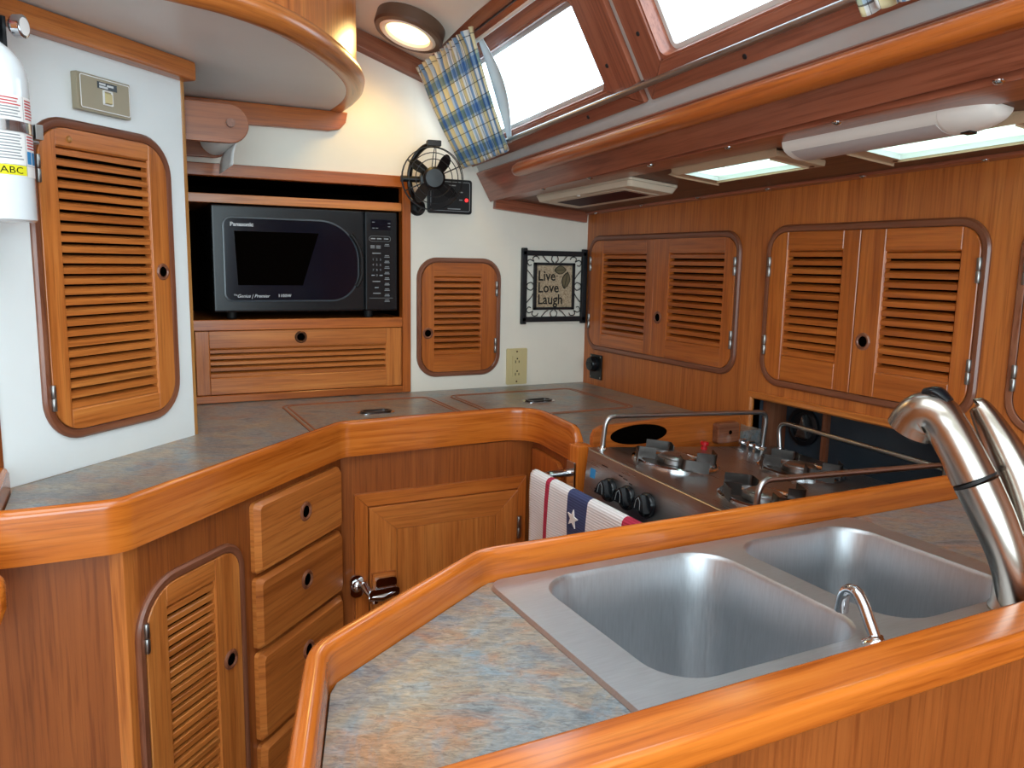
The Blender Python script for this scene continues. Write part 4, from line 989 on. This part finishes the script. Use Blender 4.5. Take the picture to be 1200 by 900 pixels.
FN = thing('cabin_fan', 'black caged cabin fan on the cream wall above the small locker', 'fan', (.81, 2.14, 1.43))
fo = Vector((.808, 2.095, 1.524)); fax = Vector((-.20, -1, -.04)).normalized(); fu = Vector((1, 0, 0)); fu = (fu-fax*fu.dot(fax)).normalized(); FF_ = FR(fo, fu, fax.cross(fu), fax)
if FF_.col[1][2] < 0: FF_ = FR(fo, -fu, fax.cross(-fu), fax)
def circ(r, h, n=36): return [(r*math.cos(2*PI*k/n), r*math.sin(2*PI*k/n), h) for k in range(n)]
cg = MB()
for r, h in ((.0835, .004), (.067, .016), (.050, .022)): cg.tube(circ(r, h), .0013, 6, True, F=FF_)
cg.tube(circ(.0835, -.012), .0013, 6, True, F=FF_)
for k in range(6):
    a = 2*PI*k/6+.45; c, s_ = math.cos(a), math.sin(a)
    cg.tube([(c*r, s_*r, h) for r, h in ((.026, .024), (.050, .022), (.067, .016), (.080, .007), (.0835, -.004), (.0835, -.014), (.06, -.026), (.028, -.030))], .0013, 6, F=FF_)
cg.build('cage', 'iron', FN)
b = MB(); b.lathe(FF_, [(.030, .018), (.030, .026), (.024, .030), (0, .031)], 28); b.build('hub_cap', 'black', FN, sharp=30)
b = MB(); b.lathe(FF_, [(0, -.066), (.026, -.064), (.030, -.055), (.030, -.026), (.012, -.022), (.012, .017)], 24); b.build('motor', 'black', FN)
for k in range(4):
    a = 2*PI*k/4+.95; F = FF_ @ Matrix.Rotation(a, 4, 'Z') @ Matrix.Translation((0, 0, .002)) @ Matrix.Rotation(.5, 4, 'X')
    b = MB(); P = catmull([(.008, -.008, 0), (.03, -.016, 0), (.060, -.017, 0), (.074, -.006, 0), (.074, .010, 0), (.055, .016, 0), (.03, .011, 0), (.008, .008, 0)], 4); b.prism(F, [(p.x, p.y) for p in P], -.001, .001); b.build('blade', 'black', FN)
b = MB(); pts = catmull([FF_ @ Vector(p) for p in ((.004, .092, -.020), (-.020, .084, -.036), (-.044, .055, -.046), (-.056, .012, -.050), (-.050, -.035, -.056), (-.020, -.070, -.072))], 5) + [Vector((.800, 2.188, 1.452))]
b.tube(pts, .0125, 12, flat=.5); yk = b.build('yoke', 'black', FN)
b = MB(); F = FF_ @ Matrix.Translation((.004, .094, -.018)); b.box(F, -.019, .019, -.008, .008, -.016, .016); b.build('top_clamp', 'iron', yk, bevel=.003)
b = MB(); b.tube([FF_ @ Vector((-.082, -.002, -.044)), FF_ @ Vector((-.030, -.002, -.044))], .0085, 12); b.build('pivot_knob', 'black', yk)
b = MB(); b.lathe(sub(FB, .800, 1.452, .0004), [(.024, 0), (.024, .006), (.016, .014), (0, .015)], 20); b.build('wall_foot', 'black', FN)

# ------------------------------------------------------------------ things on the white bulkhead
SP = thing('water_heater_switch', 'taupe switch plate with a small rocker on the white bulkhead', 'switch', Pt(FA, 1.18, 1.548))
b = MB(); b.prism(FA, rrect(1.118, 1.238, 1.549, 1.612, .002, 2), .0004, .013); p0 = b.build('box', 'taupe', SP, bevel=.001)
b = MB(); b.prism(FA, rrect(1.1225, 1.2345, 1.5525, 1.609, .003, 3), .013, .0155); p1 = b.build('face_plate', 'taupe', SP, bevel=.0008)
b = MB(); b.sweep(FA, rrect(1.1235, 1.2335, 1.5535, 1.608, .003, 3), [(.0008, .0152), (.0008, .0158), (-.0008, .0158), (-.0008, .0152)], True); b.build('border_line', 'paper', p1)
b = MB(); b.sweep(FA, rrect(1.172, 1.191, 1.5655, 1.589, .001, 2), [(.001, .0155), (.001, .0185), (-.001, .0185), (-.001, .0155)], True); b.build('rocker_frame', 'paper', p1)
b = MB(); b.prism(FA, [(1.174, 1.5675), (1.189, 1.5675), (1.189, 1.587), (1.174, 1.587)], .0155, .020, 'u', [(1.175, 1.5685), (1.189, 1.5685), (1.189, 1.584), (1.175, 1.584)]); b.build('rocker', 'ivory', p1, bevel=.0006)
b = MB(); b.box(FA, 1.160, 1.204, 1.5915, 1.603, .0155, .0162); tp = b.build('label_tape', 'blackg', p1)
for (u, v, l, h) in ((1.164, 1.5995, .014, .0035), (1.181, 1.5985, .015, .0035), (1.164, 1.5945, .019, .0035)):
    b = MB(); dash(b, FA, u, v, .0162, l, h); b.build('label_text', 'ink', tp)

EX = thing('fire_extinguisher', 'white fire extinguisher strapped to the bulkhead at the left edge of the photo', 'fire extinguisher', Pt(FA, .904, 1.346, .068))
FE = FR(Pt(FA, .904, 0, .068), FA.col[0][:3], -Vector(FA.col[2][:3]), (0, 0, 1))
R_ = .0535
b = MB(); b.lathe(FE, [(0, 1.3465), (R_-.004, 1.3465), (R_, 1.350), (R_, 1.548), (R_*.97, 1.562), (R_*.86, 1.578), (R_*.66, 1.592), (R_*.42, 1.602), (.0175, 1.607), (.0165, 1.618), (0, 1.618)], 40); cy_ = b.build('cylinder', 'extw', EX, sharp=40)
b = MB(); b.lathe(FE, [(0, 1.612), (.021, 1.612), (.021, 1.632), (.016, 1.640), (.016, 1.66), (0, 1.66)], 20); b.box(FE, -.05, .03, -.012, .012, 1.628, 1.642); vh = b.build('valve', 'black', EX, bevel=.003)
b = MB(); b.box(FE, -.085, .020, -.010, .010, 1.662, 1.672); b.box(FE, -.085, .004, -.010, .010, 1.646, 1.654); b.build('handle', 'redpl', EX, bevel=.003)
Fg = FR(Pt(FA, .945, 1.630, .096), (.45, .89, 0), (0, 0, 1), (.89, -.45, 0)); b = MB(); b.lathe(Fg, [(.0, -.012), (.014, -.012), (.0165, -.008), (.0165, .003), (.014, .004), (0, .0045)], 22); gg = b.build('gauge', 'chrome', EX, sharp=30)
b = MB(); b.lathe(Fg, [(.0125, .0046), (0, .0050)], 20); b.build('gauge_face', 'paper', gg)
b = MB(); b.box(FE, .018, .024, -.018, .010, 1.585, 1.640); b.build('pull_strip', 'black', vh)
b = MB(); b.lathe(FE, [(R_+.0004, 1.4725), (R_+.0022, 1.4735), (R_+.0022, 1.4885), (R_+.0004, 1.4895)], 40, cap=False); st_ = b.build('strap', 'chrome', EX)
b = MB(); b.box(FE @ Matrix.Rotation(-.35, 4, 'Z'), R_+.001, R_+.012, -.020, -.004, 1.470, 1.492); b.box(FE @ Matrix.Rotation(-.10, 4, 'Z'), R_+.001, R_+.018, -.008, .006, 1.467, 1.4715); b.box(FE @ Matrix.Rotation(-.10, 4, 'Z'), R_+.001, R_+.018, -.008, .006, 1.490, 1.4945); b.build('buckle', 'hinge', st_, bevel=.001)
b = MB(); b.box(FA, .877, .931, 1.36, 1.52, .0065, .0145); b.build('wall_bracket', 'black', EX)
TH0 = -PI/2-.18                                           # the direction facing the cabin
def cyl(a, z, off=0): return FE @ Vector(((R_+off)*math.cos(TH0+a/R_), (R_+off)*math.sin(TH0+a/R_), z))
def patch(a0, a1, z0, z1, off, mat, name, parent):
    b = MB(); b.grid(lambda s, t: cyl(a0+(a1-a0)*s, z0+(z1-z0)*t, off), 14, 1); return b.build(name, mat, parent)
lb = patch(-.075, .052, 1.4115, 1.5245, .0003, 'paper', 'instruction_label', cy_)
patch(-.075, .021, 1.4125, 1.4265, .0006, 'yellow', 'class_band', lb)
b = MB(); b.text(FZ, 'ABC', .0135, .0001, sx=1.25, bend=lambda p: cyl(p.x-.0185, 1.4148+p.y, .0009)); b.build('lettering', 'bink', lb)
for (a0, a1, z0, z1, m) in ((.0215, .0222, 1.412, 1.524, 'dimink'), (-.075, .052, 1.4270, 1.4275, 'dimink'), (.024, .034, 1.430, 1.448, 'blueink'), (.0365, .050, 1.430, 1.448, 'blueink')): patch(a0, a1, z0, z1, .0006, m, 'label_mark', lb)
random.seed(5)
for zz in [1.5195-.0042*k for k in range(21)]:
    if 1.470 < zz < 1.4915 or zz < 1.431: continue
    red = zz > 1.507
    b = MB()
    x = -.060
    patch(-.060, .017-random.uniform(0, .006), zz-.0008, zz+.0008, .0006, 'redink' if red else 'dimink', 'label_text', lb)
    if zz > 1.452: patch(.025, .050-random.uniform(0, .008), zz-.0009, zz+.0009, .0006, 'redink', 'label_text', lb)
